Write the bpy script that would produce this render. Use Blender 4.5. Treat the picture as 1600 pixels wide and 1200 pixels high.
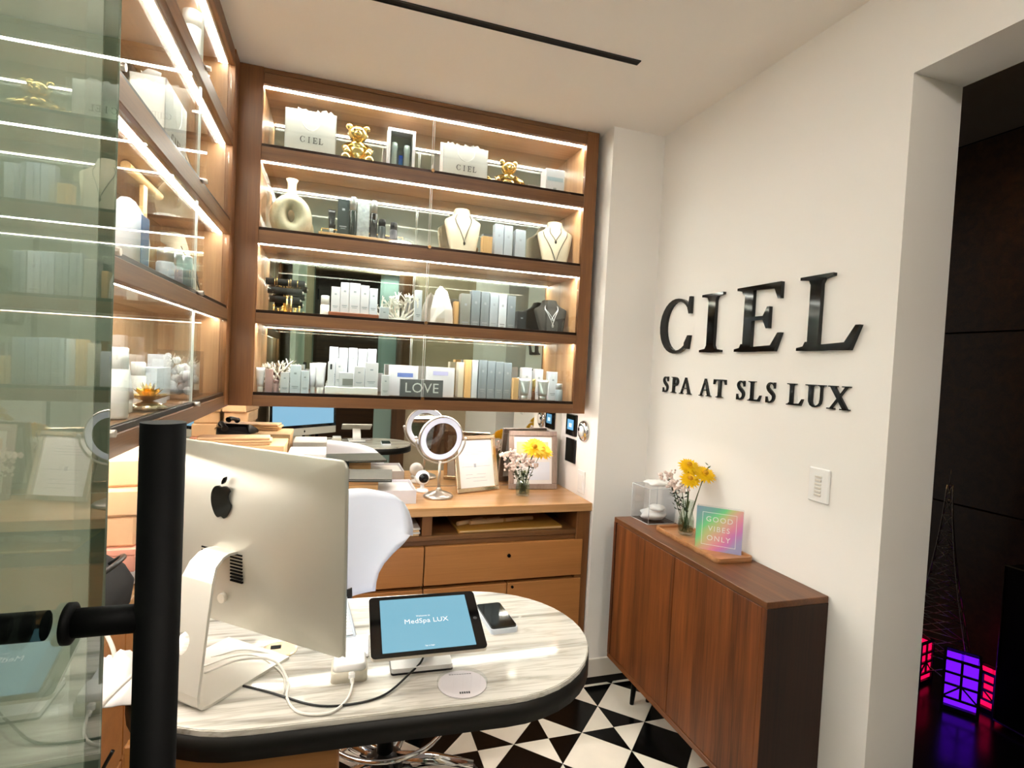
import bpy, math, random
from math import sin, cos, pi, radians as RAD
from mathutils import Vector, Matrix

random.seed(7)
for o in list(bpy.data.objects):
    bpy.data.objects.remove(o, do_unlink=True)
S = bpy.context.scene
COL = S.collection

# ------------------------------------------------------------------ camera
cd = bpy.data.cameras.new('camera')
cam = bpy.data.objects.new('camera', cd)
COL.objects.link(cam)
S.camera = cam
cd.sensor_width = 36.0
cd.lens = 864.147 / 1600.0 * 36.0
cd.clip_start = 0.02
YAW, PIT, ROL = 0.31580333, -0.03084207, 0.05020542
_f = Vector((sin(YAW) * cos(PIT), cos(YAW) * cos(PIT), sin(PIT)))
_r0 = Vector((cos(YAW), -sin(YAW), 0)); _u0 = _r0.cross(_f)
_r = _r0 * cos(ROL) + _u0 * sin(ROL)
_u = -_r0 * sin(ROL) + _u0 * cos(ROL)
cam.matrix_world = Matrix(((_r.x, _u.x, -_f.x, 0), (_r.y, _u.y, -_f.y, 0), (_r.z, _u.z, -_f.z, 1.45), (0, 0, 0, 1)))

# ------------------------------------------------------------------ world, exposure
W = bpy.data.worlds.new('world'); S.world = W
W.use_nodes = True
W.node_tree.nodes['Background'].inputs[0].default_value = (1.0, 0.93, 0.84, 1)
W.node_tree.nodes['Background'].inputs[1].default_value = 0.12
S.view_settings.view_transform = 'Standard'
S.view_settings.look = 'None'
S.view_settings.gamma = 1.0
S.view_settings.use_curve_mapping = False
S.view_settings.exposure = 1.03
LED_POWER = 38.0
LAMP_POWER = 58.0

# ------------------------------------------------------------------ materials
def lin(h):
    if isinstance(h, str):
        c = [int(h[i:i + 2], 16) / 255 for i in (0, 2, 4)]
    else:
        c = [v / 255 for v in h]
    return tuple(v / 12.92 if v <= 0.04045 else ((v + 0.055) / 1.055) ** 2.4 for v in c) + (1.0,)

def mat(name, col, rough=0.5, metal=0.0, emit=None, es=0.0, spec=0.5, coat=0.0, trans=0.0, ior=1.45, noise=0.0, nscale=20.0, bump=0.0):
    m = bpy.data.materials.new(name); m.use_nodes = True
    nt = m.node_tree; b = nt.nodes['Principled BSDF']
    c = lin(col)
    b.inputs['Base Color'].default_value = c
    b.inputs['Roughness'].default_value = rough
    b.inputs['Metallic'].default_value = metal
    b.inputs['Specular IOR Level'].default_value = spec
    b.inputs['IOR'].default_value = ior
    b.inputs['Coat Weight'].default_value = coat
    b.inputs['Transmission Weight'].default_value = trans
    if emit is not None:
        b.inputs['Emission Color'].default_value = lin(emit)
        b.inputs['Emission Strength'].default_value = es
    if noise or bump:
        tc = nt.nodes.new('ShaderNodeTexCoord')
        n = nt.nodes.new('ShaderNodeTexNoise'); n.inputs['Scale'].default_value = nscale; n.inputs['Detail'].default_value = 4
        nt.links.new(tc.outputs['Object'], n.inputs['Vector'])
        if noise:
            r = nt.nodes.new('ShaderNodeValToRGB')
            r.color_ramp.elements[0].position = 0.3; r.color_ramp.elements[1].position = 0.7
            r.color_ramp.elements[0].color = tuple(v * (1 - noise) for v in c[:3]) + (1,)
            r.color_ramp.elements[1].color = tuple(min(1, v * (1 + noise)) for v in c[:3]) + (1,)
            nt.links.new(n.outputs['Fac'], r.inputs['Fac'])
            nt.links.new(r.outputs['Color'], b.inputs['Base Color'])
        if bump:
            bp = nt.nodes.new('ShaderNodeBump'); bp.inputs['Strength'].default_value = bump; bp.inputs['Distance'].default_value = 0.002
            nt.links.new(n.outputs['Fac'], bp.inputs['Height'])
            nt.links.new(bp.outputs['Normal'], b.inputs['Normal'])
    return m

def wood(name, c0, c1, grain='x', rough=0.42, band=1.0, fine=1.0, coat=0.0):
    """wood veneer: grain lines run along the given object axis"""
    m = bpy.data.materials.new(name); m.use_nodes = True
    nt = m.node_tree; b = nt.nodes['Principled BSDF']
    b.inputs['Roughness'].default_value = rough
    b.inputs['Coat Weight'].default_value = coat
    tc = nt.nodes.new('ShaderNodeTexCoord')
    mp = nt.nodes.new('ShaderNodeMapping')
    s = {'x': (1.2, 34, 34), 'y': (34, 1.2, 34), 'z': (34, 34, 1.2)}[grain]
    mp.inputs['Scale'].default_value = s
    nt.links.new(tc.outputs['Object'], mp.inputs['Vector'])
    n1 = nt.nodes.new('ShaderNodeTexNoise'); n1.inputs['Scale'].default_value = 0.55 * band; n1.inputs['Detail'].default_value = 3; n1.inputs['Distortion'].default_value = 0.6
    n2 = nt.nodes.new('ShaderNodeTexNoise'); n2.inputs['Scale'].default_value = 5.0 * fine; n2.inputs['Detail'].default_value = 5
    nt.links.new(mp.outputs[0], n1.inputs['Vector']); nt.links.new(mp.outputs[0], n2.inputs['Vector'])
    mx = nt.nodes.new('ShaderNodeMath'); mx.operation = 'MULTIPLY_ADD'; mx.inputs[1].default_value = 0.4
    nt.links.new(n2.outputs['Fac'], mx.inputs[0])
    m2 = nt.nodes.new('ShaderNodeMath'); m2.operation = 'MULTIPLY'; m2.inputs[1].default_value = 0.6
    nt.links.new(n1.outputs['Fac'], m2.inputs[0]); nt.links.new(m2.outputs[0], mx.inputs[2])
    r = nt.nodes.new('ShaderNodeValToRGB')
    r.color_ramp.elements[0].position = 0.33; r.color_ramp.elements[1].position = 0.67
    r.color_ramp.elements[0].color = lin(c0); r.color_ramp.elements[1].color = lin(c1)
    nt.links.new(mx.outputs[0], r.inputs['Fac']); nt.links.new(r.outputs['Color'], b.inputs['Base Color'])
    bp = nt.nodes.new('ShaderNodeBump'); bp.inputs['Strength'].default_value = 0.08; bp.inputs['Distance'].default_value = 0.001
    nt.links.new(n2.outputs['Fac'], bp.inputs['Height']); nt.links.new(bp.outputs['Normal'], b.inputs['Normal'])
    return m

def marble(name):
    m = bpy.data.materials.new(name); m.use_nodes = True
    nt = m.node_tree; b = nt.nodes['Principled BSDF']
    b.inputs['Roughness'].default_value = 0.07
    tc = nt.nodes.new('ShaderNodeTexCoord')
    mp = nt.nodes.new('ShaderNodeMapping'); mp.inputs['Scale'].default_value = (0.9, 11, 11); mp.inputs['Rotation'].default_value = (0, 0, RAD(-4))
    nt.links.new(tc.outputs['Object'], mp.inputs['Vector'])
    n1 = nt.nodes.new('ShaderNodeTexNoise'); n1.inputs['Scale'].default_value = 1.6; n1.inputs['Detail'].default_value = 6; n1.inputs['Distortion'].default_value = 0.8
    n2 = nt.nodes.new('ShaderNodeTexNoise'); n2.inputs['Scale'].default_value = 4.5; n2.inputs['Detail'].default_value = 6; n2.inputs['Distortion'].default_value = 0.4
    nt.links.new(mp.outputs[0], n1.inputs['Vector']); nt.links.new(mp.outputs[0], n2.inputs['Vector'])
    r1 = nt.nodes.new('ShaderNodeValToRGB'); e = r1.color_ramp.elements
    e[0].position = 0.36; e[0].color = lin('98938a'); e[1].position = 0.54; e[1].color = lin('d6d2ca')
    x = e.new(0.45); x.color = lin('c6c2b9')
    r2 = nt.nodes.new('ShaderNodeValToRGB'); e = r2.color_ramp.elements
    e[0].position = 0.45; e[0].color = (1, 1, 1, 1); e[1].position = 0.55; e[1].color = (1, 1, 1, 1)
    x = e.new(0.5); x.color = (0.72, 0.70, 0.66, 1)
    nt.links.new(n1.outputs['Fac'], r1.inputs['Fac']); nt.links.new(n2.outputs['Fac'], r2.inputs['Fac'])
    mx = nt.nodes.new('ShaderNodeMix'); mx.data_type = 'RGBA'; mx.blend_type = 'MULTIPLY'; mx.inputs['Factor'].default_value = 0.8
    nt.links.new(r1.outputs['Color'], mx.inputs[6]); nt.links.new(r2.outputs['Color'], mx.inputs[7])
    nt.links.new(mx.outputs[2], b.inputs['Base Color'])
    return m

def thin_glass(name, tint='f4faf8', gl=0.04, edge=0.6):
    """clear sheet glass: mostly transparent, mirror-like at grazing angles"""
    m = bpy.data.materials.new(name); m.use_nodes = True
    nt = m.node_tree; nt.nodes.remove(nt.nodes['Principled BSDF'])
    out = nt.nodes['Material Output']
    t = nt.nodes.new('ShaderNodeBsdfTransparent'); t.inputs[0].default_value = lin(tint)
    g = nt.nodes.new('ShaderNodeBsdfGlossy'); g.inputs['Roughness'].default_value = 0.0
    lw = nt.nodes.new('ShaderNodeLayerWeight'); lw.inputs['Blend'].default_value = 0.5
    pw = nt.nodes.new('ShaderNodeMath'); pw.operation = 'POWER'; pw.inputs[1].default_value = 5.0 if edge >= 0.6 else 4.0
    nt.links.new(lw.outputs['Facing'], pw.inputs[0])
    mr = nt.nodes.new('ShaderNodeMapRange'); mr.inputs['To Min'].default_value = gl; mr.inputs['To Max'].default_value = 1.0
    nt.links.new(pw.outputs[0], mr.inputs['Value'])
    mx = nt.nodes.new('ShaderNodeMixShader')
    nt.links.new(mr.outputs[0], mx.inputs[0]); nt.links.new(t.outputs[0], mx.inputs[1]); nt.links.new(g.outputs[0], mx.inputs[2])
    nt.links.new(mx.outputs[0], out.inputs['Surface'])
    return m

def gradient_mat(name, stops, axis='x', diag=0.0, rough=0.15, lo=-0.5, hi=0.5):
    m = bpy.data.materials.new(name); m.use_nodes = True
    nt = m.node_tree; b = nt.nodes['Principled BSDF']; b.inputs['Roughness'].default_value = rough
    tc = nt.nodes.new('ShaderNodeTexCoord'); sp = nt.nodes.new('ShaderNodeSeparateXYZ')
    nt.links.new(tc.outputs['Object'], sp.inputs[0])
    a = nt.nodes.new('ShaderNodeMath'); a.operation = 'MULTIPLY_ADD'; a.inputs[1].default_value = diag
    nt.links.new(sp.outputs['Z' if axis == 'x' else 'X'], a.inputs[0]); nt.links.new(sp.outputs['X' if axis == 'x' else 'Z'], a.inputs[2])
    n = nt.nodes.new('ShaderNodeTexNoise'); n.inputs['Scale'].default_value = 9
    nt.links.new(tc.outputs['Object'], n.inputs['Vector'])
    mr = nt.nodes.new('ShaderNodeMapRange'); mr.inputs['From Min'].default_value = lo; mr.inputs['From Max'].default_value = hi
    nt.links.new(a.outputs[0], mr.inputs['Value'])
    ad = nt.nodes.new('ShaderNodeMath'); ad.operation = 'MULTIPLY_ADD'; ad.inputs[1].default_value = 0.45
    nt.links.new(n.outputs['Fac'], ad.inputs[0]); nt.links.new(mr.outputs[0], ad.inputs[2])
    sb = nt.nodes.new('ShaderNodeMath'); sb.operation = 'SUBTRACT'; sb.inputs[1].default_value = 0.22
    nt.links.new(ad.outputs[0], sb.inputs[0])
    r = nt.nodes.new('ShaderNodeValToRGB'); e = r.color_ramp.elements
    e[0].position = stops[0][0]; e[0].color = lin(stops[0][1]); e[1].position = stops[-1][0]; e[1].color = lin(stops[-1][1])
    for p, c in stops[1:-1]:
        e.new(p).color = lin(c)
    nt.links.new(sb.outputs[0], r.inputs['Fac']); nt.links.new(r.outputs['Color'], b.inputs['Base Color'])
    return m

M = {}
M['wall'] = mat('wall_paint', 'f1eeea', 0.6, bump=0.05, nscale=160)
M['ceiling'] = mat('ceiling_paint', 'f4efe9', 0.7)
M['base'] = mat('baseboard_paint', 'ded8cf', 0.4)
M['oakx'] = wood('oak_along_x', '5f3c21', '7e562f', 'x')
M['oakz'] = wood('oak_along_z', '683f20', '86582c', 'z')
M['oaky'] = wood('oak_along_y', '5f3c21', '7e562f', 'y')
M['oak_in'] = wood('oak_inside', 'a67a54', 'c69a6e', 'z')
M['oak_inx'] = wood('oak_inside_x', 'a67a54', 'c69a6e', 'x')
M['top'] = wood('oak_worktop', 'b08354', 'cda274', 'x', rough=0.25)
M['front'] = wood('oak_drawer_front', 'a36c38', 'b67c43', 'x', rough=0.5)
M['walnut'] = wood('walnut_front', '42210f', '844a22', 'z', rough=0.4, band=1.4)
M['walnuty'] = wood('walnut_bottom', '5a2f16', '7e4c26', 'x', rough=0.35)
M['walnutshade'] = wood('walnut_painted_shade', '1a0d06', '311a0d', 'z', rough=0.75)  # walnut darkened to near black: shade of the sideboard ends put into the colour
M['tray'] = wood('acacia_tray', '8a5a33', 'c08a5c', 'y', rough=0.4)
M['tan'] = wood('pale_wood', 'c79b62', 'dcb57e', 'z', rough=0.5)
M['tanx'] = wood('pale_wood_x', 'b98a54', 'd0a56c', 'x', rough=0.5)
M['mirror'] = mat('mirror', 'dcdcd6', 0.0, 1.0)
M['rail'] = mat('bronze_track', '2a1c14', 0.3, 0.7)
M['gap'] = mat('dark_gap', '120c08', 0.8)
M['led'] = mat('led_light', 'ffffff', 0.5, emit='fff5ec', es=LED_POWER)
M['lamp'] = mat('downlight_light', 'ffffff', 0.5, emit='fffcf8', es=LAMP_POWER)
M['dome'] = mat('added_dome_fill_glow', 'ffffff', 0.5, emit='fffaf4', es=52)  # glow of the added fill dome
M['partition'] = mat('grey_green_partition', 'cdd2c6', 0.5)
M['glass'] = thin_glass('clear_sheet_glass')
M['acrylic'] = thin_glass('clear_acrylic', 'fcfdfe', 0.05, 0.75)
M['vaseglass'] = thin_glass('vase_glass', 'f4f9f5', 0.08, 0.85)
M['doorglass'] = thin_glass('green_tinted_door_glass', 'e2ece6', 0.10, 0.6)
M['glassedge'] = mat('polished_glass_edge', '7c8a7a', 0.1, trans=0.3)
M['darkleaf'] = mat('dark_green_foliage', '26331a', 0.6)
M['steel'] = mat('brushed_steel', 'c9c3ba', 0.28, 1.0)
M['chrome'] = mat('chrome', 'd8d8d8', 0.08, 1.0)
M['brass'] = mat('brass_knob', '8a6d4a', 0.3, 1.0)
M['alu'] = mat('anodised_aluminium', 'bfbdb2', 0.42, 0.6)
M['alu_light'] = mat('aluminium_stand', 'd2cfc6', 0.4, 0.5)
M['black'] = mat('black_powder_coat', '040404', 0.6, spec=0.12)
M['blackgloss'] = mat('black_gloss', '040404', 0.08)
M['blackglass'] = mat('black_glass', '050506', 0.05)
M['blackplastic'] = mat('black_plastic', '0c0c0d', 0.35)
M['velvet'] = mat('black_velvet', '1a1a19', 0.9)
M['bronze'] = mat('dark_bronze_apron', '0f0c08', 0.5, 0.3, noise=0.15, nscale=30)
M['marble'] = marble('veined_marble')
M['gold'] = mat('polished_gold', 'efcf85', 0.22, 1.0)
M['whitebox'] = mat('white_card', 'd4d2d8', 0.5)
M['whitegloss'] = mat('white_gloss_plastic', 'f0efee', 0.22)
M['cream'] = mat('cream_plastic', 'd8d2c2', 0.35)
M['bluewhite'] = mat('cool_white_card', 'd2d8e2', 0.45)
M['grey'] = mat('grey_card', '7f8890', 0.5)
M['greylight'] = mat('pale_grey_card', 'a9b2bd', 0.5)
M['greywarm'] = mat('warm_grey_card', '8a8a86', 0.5)
M['pinkcard'] = mat('rose_card', 'b89492', 0.5)
M['lilac'] = mat('lilac_print', 'b5b2dc', 0.5)
M['blueprint'] = mat('blue_print', '6c80c0', 0.5)
M['print'] = mat('pale_grey_print', '9aa0a8', 0.6)
M['ink'] = mat('dark_print', '2c2c30', 0.6)
M['silver'] = mat('silver_tube', 'c4c6c8', 0.3, 0.85)
M['ceramic'] = mat('matte_ceramic', 'cfc3a8', 0.75, bump=0.3, nscale=120, noise=0.06)
M['linen'] = mat('cream_linen', 'c4b8a2', 0.85, bump=0.2, nscale=300)
M['greyvelvet'] = mat('charcoal_velvet', '34322e', 0.9)
M['coral'] = mat('white_coral', 'f1ede4', 0.7, bump=0.2, nscale=200)
M['glassline'] = mat('bright_glass_edge', 'dfe8e4', 0.15)
M['chain'] = mat('dark_silver_chain', '4a463f', 0.3, 0.8)
M['crystal'] = mat('white_quartz', 'efe9e6', 0.35, trans=0.15)
M['darkgreen'] = mat('dark_green_bottle', '18231f', 0.2)
M['darkbox'] = mat('dark_teal_box', '2a3434', 0.45)
M['tissue'] = mat('white_tissue', 'e4e2e0', 0.8)
M['shell'] = mat('white_chair_shell', 'e8eefc', 0.25)
M['yellow'] = mat('yellow_petals', 'f2c400', 0.6)
M['yellowc'] = mat('golden_flower_centre', 'c98f00', 0.7)
M['sprig'] = mat('pale_pink_blossom', 'e6d3cb', 0.7)
M['leaf'] = mat('green_leaf', '3c4f23', 0.6)
M['stem'] = mat('green_stem', '44552a', 0.6)
M['pinkbox'] = mat('pink_card', 'e8a48c', 0.55)
M['kraft'] = mat('kraft_paper', 'd8b086', 0.7, noise=0.08, nscale=12)
M['manila'] = mat('manila_paper', 'dcb98c', 0.7)
M['paper'] = mat('white_paper', 'dcd9d6', 0.7)
M['yellowfolder'] = mat('yellow_folder', 'b98a3a', 0.6)
M['folder'] = mat('dark_green_folder', '33352a', 0.5, noise=0.2, nscale=40)
M['champagne'] = mat('champagne_metal', 'cdb79a', 0.22, 1.0)
M['greywood'] = wood('grey_wood_frame', '7a675c', '9a887c', 'z')
M['screen'] = mat('tablet_screen', '0a1216', 0.1, emit='8cc8de', es=.42)
M['screen2'] = mat('monitor_screen', '0a1216', 0.1, emit='93c9ee', es=.6)
M['screen3'] = mat('keypad_screen', '0a1216', 0.1, emit='6fb0dc', es=.6)
M['icon'] = mat('screen_icons', '0a1216', 0.2, emit='5fa0c8', es=.5)
M['whitetext'] = mat('white_lettering', 'f6f6f6', 0.5)
M['screentext'] = mat('screen_lettering', '111111', 0.5, emit='ffffff', es=.5)
M['greysign'] = mat('grey_sign', '76777a', 0.5)
M['holo'] = gradient_mat('iridescent_print', [(0.0, '8fa8c0'), (0.18, '7fc8b0'), (0.34, '84e49a'), (0.46, 'd0d898'), (0.58, 'e8c0a8'), (0.74, 'ec9cb8'), (0.88, 'd88cd0'), (1.0, 'a8acd8')], 'x', diag=-0.9, lo=-0.20, hi=0.03)
M['bluegrad'] = gradient_mat('blue_green_tube', [(0.0, '1fae8a'), (0.5, '1b8fd0'), (1.0, '2a55d0')], 'z', lo=-0.01, hi=0.08)
M['tilew'] = mat('white_marble_tile', 'f6efe2', 0.25, noise=0.05, nscale=6)
M['tileb'] = mat('black_marble_tile', '070707', 0.18, spec=0.3)
M['grout'] = mat('grout', '6d675d', 0.8)
M['cablew'] = mat('white_cable', 'e2ded6', 0.4)
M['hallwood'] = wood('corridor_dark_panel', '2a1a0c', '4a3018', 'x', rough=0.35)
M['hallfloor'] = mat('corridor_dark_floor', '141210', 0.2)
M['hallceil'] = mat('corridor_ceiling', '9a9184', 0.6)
M['dark'] = mat('dark_lacquer', '080707', 0.3)
M['dimmetal'] = mat('dim_metal_edge', '6b6250', 0.35, 1.0)
M['purple'] = mat('purple_lit_panel', '200030', 0.5, emit='6a10ff', es=.75)
M['magenta'] = mat('magenta_lit_panel', '300010', 0.5, emit='ff0a50', es=.6)
M['wire'] = mat('grey_wire', 'a8a49e', 0.35, 1.0)
M['beigewall'] = mat('beige_plaster', 'bfae94', 0.6, noise=0.06, nscale=8)
M['column'] = wood('brown_column', '4a2f1a', '6b472a', 'z')
M['teal'] = mat('pale_teal_glass', '9fb8b4', 0.2)

# ------------------------------------------------------------------ mesh helpers
class MB:
    """collects shapes and links them as ONE mesh object"""
    def __init__(s):
        s.v = []; s.f = []; s.s = []
    def add(s, vs, fs, smooth=False, mtx=None):
        n = len(s.v)
        if mtx is not None:
            vs = [mtx @ Vector(p) for p in vs]
        s.v += [tuple(p) for p in vs]
        s.f += [tuple(i + n for i in f) for f in fs]
        s.s += [smooth] * len(fs)
        return s
    def box(s, x0, x1, y0, y1, z0, z1, c=0.0, mtx=None):
        c = min(c, abs(x1 - x0) * .45, abs(y1 - y0) * .45, abs(z1 - z0) * .45)
        if c <= 0:
            vs = [(x, y, z) for x in (x0, x1) for y in (y0, y1) for z in (z0, z1)]
            fs = [(0, 1, 3, 2), (4, 6, 7, 5), (0, 4, 5, 1), (2, 3, 7, 6), (0, 2, 6, 4), (1, 5, 7, 3)]
            return s.add(vs, fs, False, mtx)
        vs = []; ix = {}
        for i, (x, sx) in enumerate(((x0, 1), (x1, -1))):
            for j, (y, sy) in enumerate(((y0, 1), (y1, -1))):
                for k, (z, sz) in enumerate(((z0, 1), (z1, -1))):
                    for a in range(3):
                        ix[i, j, k, a] = len(vs)
                        d = [c * sx, c * sy, c * sz]; d[a] = 0
                        vs.append((x + d[0], y + d[1], z + d[2]))
        fs = []
        for a in range(3):
            for e in (0, 1):
                q = []
                for p, r in ((0, 0), (1, 0), (1, 1), (0, 1)):
                    t = [0, 0, 0]; t[a] = e; t[(a + 1) % 3] = p; t[(a + 2) % 3] = r
                    q.append(ix[t[0], t[1], t[2], a])
                fs.append(tuple(q) if e else tuple(reversed(q)))
        for a in range(3):
            b_, c_ = (a + 1) % 3, (a + 2) % 3
            for p in (0, 1):
                for r in (0, 1):
                    t0 = [0, 0, 0]; t1 = [0, 0, 0]; t1[a] = 1
                    for t in (t0, t1):
                        t[b_] = p; t[c_] = r
                    q = (ix[(*t0, b_)], ix[(*t1, b_)], ix[(*t1, c_)], ix[(*t0, c_)])
                    fs.append(q if (p ^ r) == 0 else tuple(reversed(q)))
        for i in (0, 1):
            for j in (0, 1):
                for k in (0, 1):
                    q = (ix[i, j, k, 0], ix[i, j, k, 1], ix[i, j, k, 2])
                    fs.append(q if (i + j + k) % 2 else tuple(reversed(q)))
        return s.add(vs, fs, False, mtx)
    def prism(s, poly, d0, d1, axis='z', mtx=None, smooth=False):
        """polygon extruded from d0 to d1; axis z: poly is (x,y); axis y: (x,z); axis x: (y,z)"""
        n = len(poly)
        def P(a, b, d):
            return {'z': (a, b, d), 'y': (a, d, b), 'x': (d, a, b)}[axis]
        vs = [P(a, b, d0) for a, b in poly] + [P(a, b, d1) for a, b in poly]
        fs = [tuple(range(n - 1, -1, -1)), tuple(range(n, 2 * n))] + [(i, (i + 1) % n, n + (i + 1) % n, n + i) for i in range(n)]
        k = len(s.s)
        s.add(vs, fs, smooth, mtx)
        if smooth:
            s.s[k] = s.s[k + 1] = False
        return s
    def lathe(s, prof, c=(0, 0, 0), n=20, sx=1.0, sy=1.0, mtx=None, smooth=True, caps=True):
        vs = []; fs = []
        for r, z in prof:
            for i in range(n):
                a = 2 * pi * i / n
                vs.append((c[0] + r * sx * cos(a), c[1] + r * sy * sin(a), c[2] + z))
        for k in range(len(prof) - 1):
            for i in range(n):
                j = (i + 1) % n
                fs.append((k * n + i, k * n + j, (k + 1) * n + j, (k + 1) * n + i))
        if caps and prof[0][0] > 1e-5:
            fs.append(tuple(range(n - 1, -1, -1)))
        if caps and prof[-1][0] > 1e-5:
            b = (len(prof) - 1) * n
            fs.append(tuple(range(b, b + n)))
        return s.add(vs, fs, smooth, mtx)
    def cyl(s, p0, p1, r, n=12, r1=None):
        return s.tube([p0, p1], r, n, r1=r1)
    def tube(s, pts, r, n=8, r1=None, closed=False, caps=True):
        pts = [Vector(p) for p in pts]; m = len(pts)
        rs = r if isinstance(r, (list, tuple)) else [r + ((r1 if r1 is not None else r) - r) * i / max(1, m - 1) for i in range(m)]
        up = None; vs = []
        for i in range(m):
            if closed:
                t = pts[(i + 1) % m] - pts[i - 1]
            else:
                t = pts[min(i + 1, m - 1)] - pts[max(i - 1, 0)]
            t = t.normalized() if t.length > 1e-9 else Vector((0, 0, 1))
            if up is None:
                up = Vector((0, 0, 1)) if abs(t.z) < 0.9 else Vector((1, 0, 0))
            a = (up - t * up.dot(t)).normalized(); b = t.cross(a); up = a
            for k in range(n):
                q = 2 * pi * k / n
                vs.append(pts[i] + (a * cos(q) + b * sin(q)) * rs[i])
        fs = []
        for i in range(m if closed else m - 1):
            i2 = (i + 1) % m
            for k in range(n):
                k2 = (k + 1) % n
                fs.append((i * n + k, i * n + k2, i2 * n + k2, i2 * n + k))
        j = len(s.s)
        s.add(vs, fs, True)
        if caps and not closed:
            b = len(s.v) - m * n
            s.f += [tuple(b + k for k in range(n - 1, -1, -1)), tuple(b + (m - 1) * n + k for k in range(n))]
            s.s += [False, False]
        return s
    def ball(s, c, rx, ry=None, rz=None, n=12, m=8, mtx=None):
        ry = rx if ry is None else ry; rz = rx if rz is None else rz
        vs = [(c[0], c[1], c[2] - rz)]; fs = []
        for j in range(1, m):
            a = -pi / 2 + pi * j / m
            for i in range(n):
                b = 2 * pi * i / n
                vs.append((c[0] + rx * cos(a) * cos(b), c[1] + ry * cos(a) * sin(b), c[2] + rz * sin(a)))
        vs.append((c[0], c[1], c[2] + rz)); t = len(vs) - 1
        for i in range(n):
            k = (i + 1) % n
            fs.append((0, 1 + k, 1 + i)); fs.append((t, 1 + (m - 2) * n + i, 1 + (m - 2) * n + k))
            for j in range(m - 2):
                fs.append((1 + j * n + i, 1 + j * n + k, 1 + (j + 1) * n + k, 1 + (j + 1) * n + i))
        return s.add(vs, fs, True, mtx)
    def loft(s, rings, cap0=True, cap1=True, smooth=True):
        n = len(rings[0]); vs = [p for r in rings for p in r]; fs = []
        for k in range(len(rings) - 1):
            for i in range(n):
                j = (i + 1) % n
                fs.append((k * n + i, k * n + j, (k + 1) * n + j, (k + 1) * n + i))
        q = len(fs)
        if cap0: fs.append(tuple(range(n - 1, -1, -1)))
        if cap1: fs.append(tuple(range((len(rings) - 1) * n, len(rings) * n)))
        k0 = len(s.s)
        s.add(vs, fs, smooth)
        for i in range(q, len(fs)):
            s.s[k0 + i] = False
        return s
    def build(s, name, material, parent=None, loc=(0, 0, 0), rotz=0.0):
        me = bpy.data.meshes.new(name)
        me.from_pydata(s.v, [], s.f)
        me.polygons.foreach_set('use_smooth', s.s)
        me.materials.append(M[material] if isinstance(material, str) else material)
        me.update()
        o = bpy.data.objects.new(name, me); COL.objects.link(o)
        o.location = loc; o.rotation_euler = (0, 0, rotz)
        if parent is not None:
            o.parent = parent
        return o

def tag(o, label=None, cat=None, group=None, kind=None):
    if label: o['label'] = label
    if cat: o['category'] = cat
    if group: o['group'] = group
    if kind: o['kind'] = kind
    return o
def thing(name, label, cat, loc=(0, 0, 0), rotz=0.0, group=None):
    o = bpy.data.objects.new(name, None); COL.objects.link(o)
    o.location = loc; o.rotation_euler = (0, 0, rotz); o.empty_display_size = 0.05
    return tag(o, label, cat, group)
def struct(name, mb, material, parent=None):
    o = mb.build(name, material, parent)
    if parent is None: o['kind'] = 'structure'
    return o
def dup(root, loc, rotz, label=None, scale=None):
    """a copy of a thing with copies of its parts and sub-parts (mesh data shared)"""
    r = root.copy(); COL.objects.link(r); r.location = loc; r.rotation_euler = (0, 0, rotz)
    if scale: r.scale = scale
    if label: r['label'] = label
    for ch in list(root.children):
        c = ch.copy(); COL.objects.link(c); c.parent = r
        for g in list(ch.children):
            d = g.copy(); COL.objects.link(d); d.parent = c
    return r
def text(name, body, size, material, parent, loc, rot=(pi / 2, 0, 0), depth=0.001, align='CENTER', sp=1.0, sx=1.0):
    cu = bpy.data.curves.new(name, 'FONT'); cu.body = body; cu.size = size; cu.extrude = depth
    cu.align_x = align; cu.align_y = 'CENTER'; cu.space_character = sp; cu.resolution_u = 3
    cu.materials.append(M[material])
    o = bpy.data.objects.new(name, cu); COL.objects.link(o)
    bpy.context.view_layer.update()
    me = bpy.data.meshes.new_from_object(o.evaluated_get(bpy.context.evaluated_depsgraph_get()))
    bpy.data.objects.remove(o, do_unlink=True); bpy.data.curves.remove(cu)
    me.name = name; o = bpy.data.objects.new(name, me); COL.objects.link(o)
    o.location = loc; o.rotation_euler = rot; o.scale = (sx, 1, 1)
    if parent is not None: o.parent = parent
    return o
def spline(pts, k=8):
    """Catmull-Rom through pts"""
    P = [Vector(p) for p in pts]; P = [P[0] * 2 - P[1]] + P + [P[-1] * 2 - P[-2]]; out = []
    for i in range(1, len(P) - 2):
        a, b, c, d = P[i - 1:i + 3]
        for j in range(k):
            t = j / k
            out.append(0.5 * ((2 * b) + (c - a) * t + (2 * a - 5 * b + 4 * c - d) * t * t + (3 * b - a - 3 * c + d) * t ** 3))
    out.append(P[-2])
    return out
def rrect(w, h, r, n=6):
    pts = []
    for cx, cy, a0 in ((w / 2 - r, h / 2 - r, 0), (-w / 2 + r, h / 2 - r, 90), (-w / 2 + r, -h / 2 + r, 180), (w / 2 - r, -h / 2 + r, 270)):
        for i in range(n + 1):
            a = RAD(a0 + 90 * i / n); pts.append((cx + r * cos(a), cy + r * sin(a)))
    return pts

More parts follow.
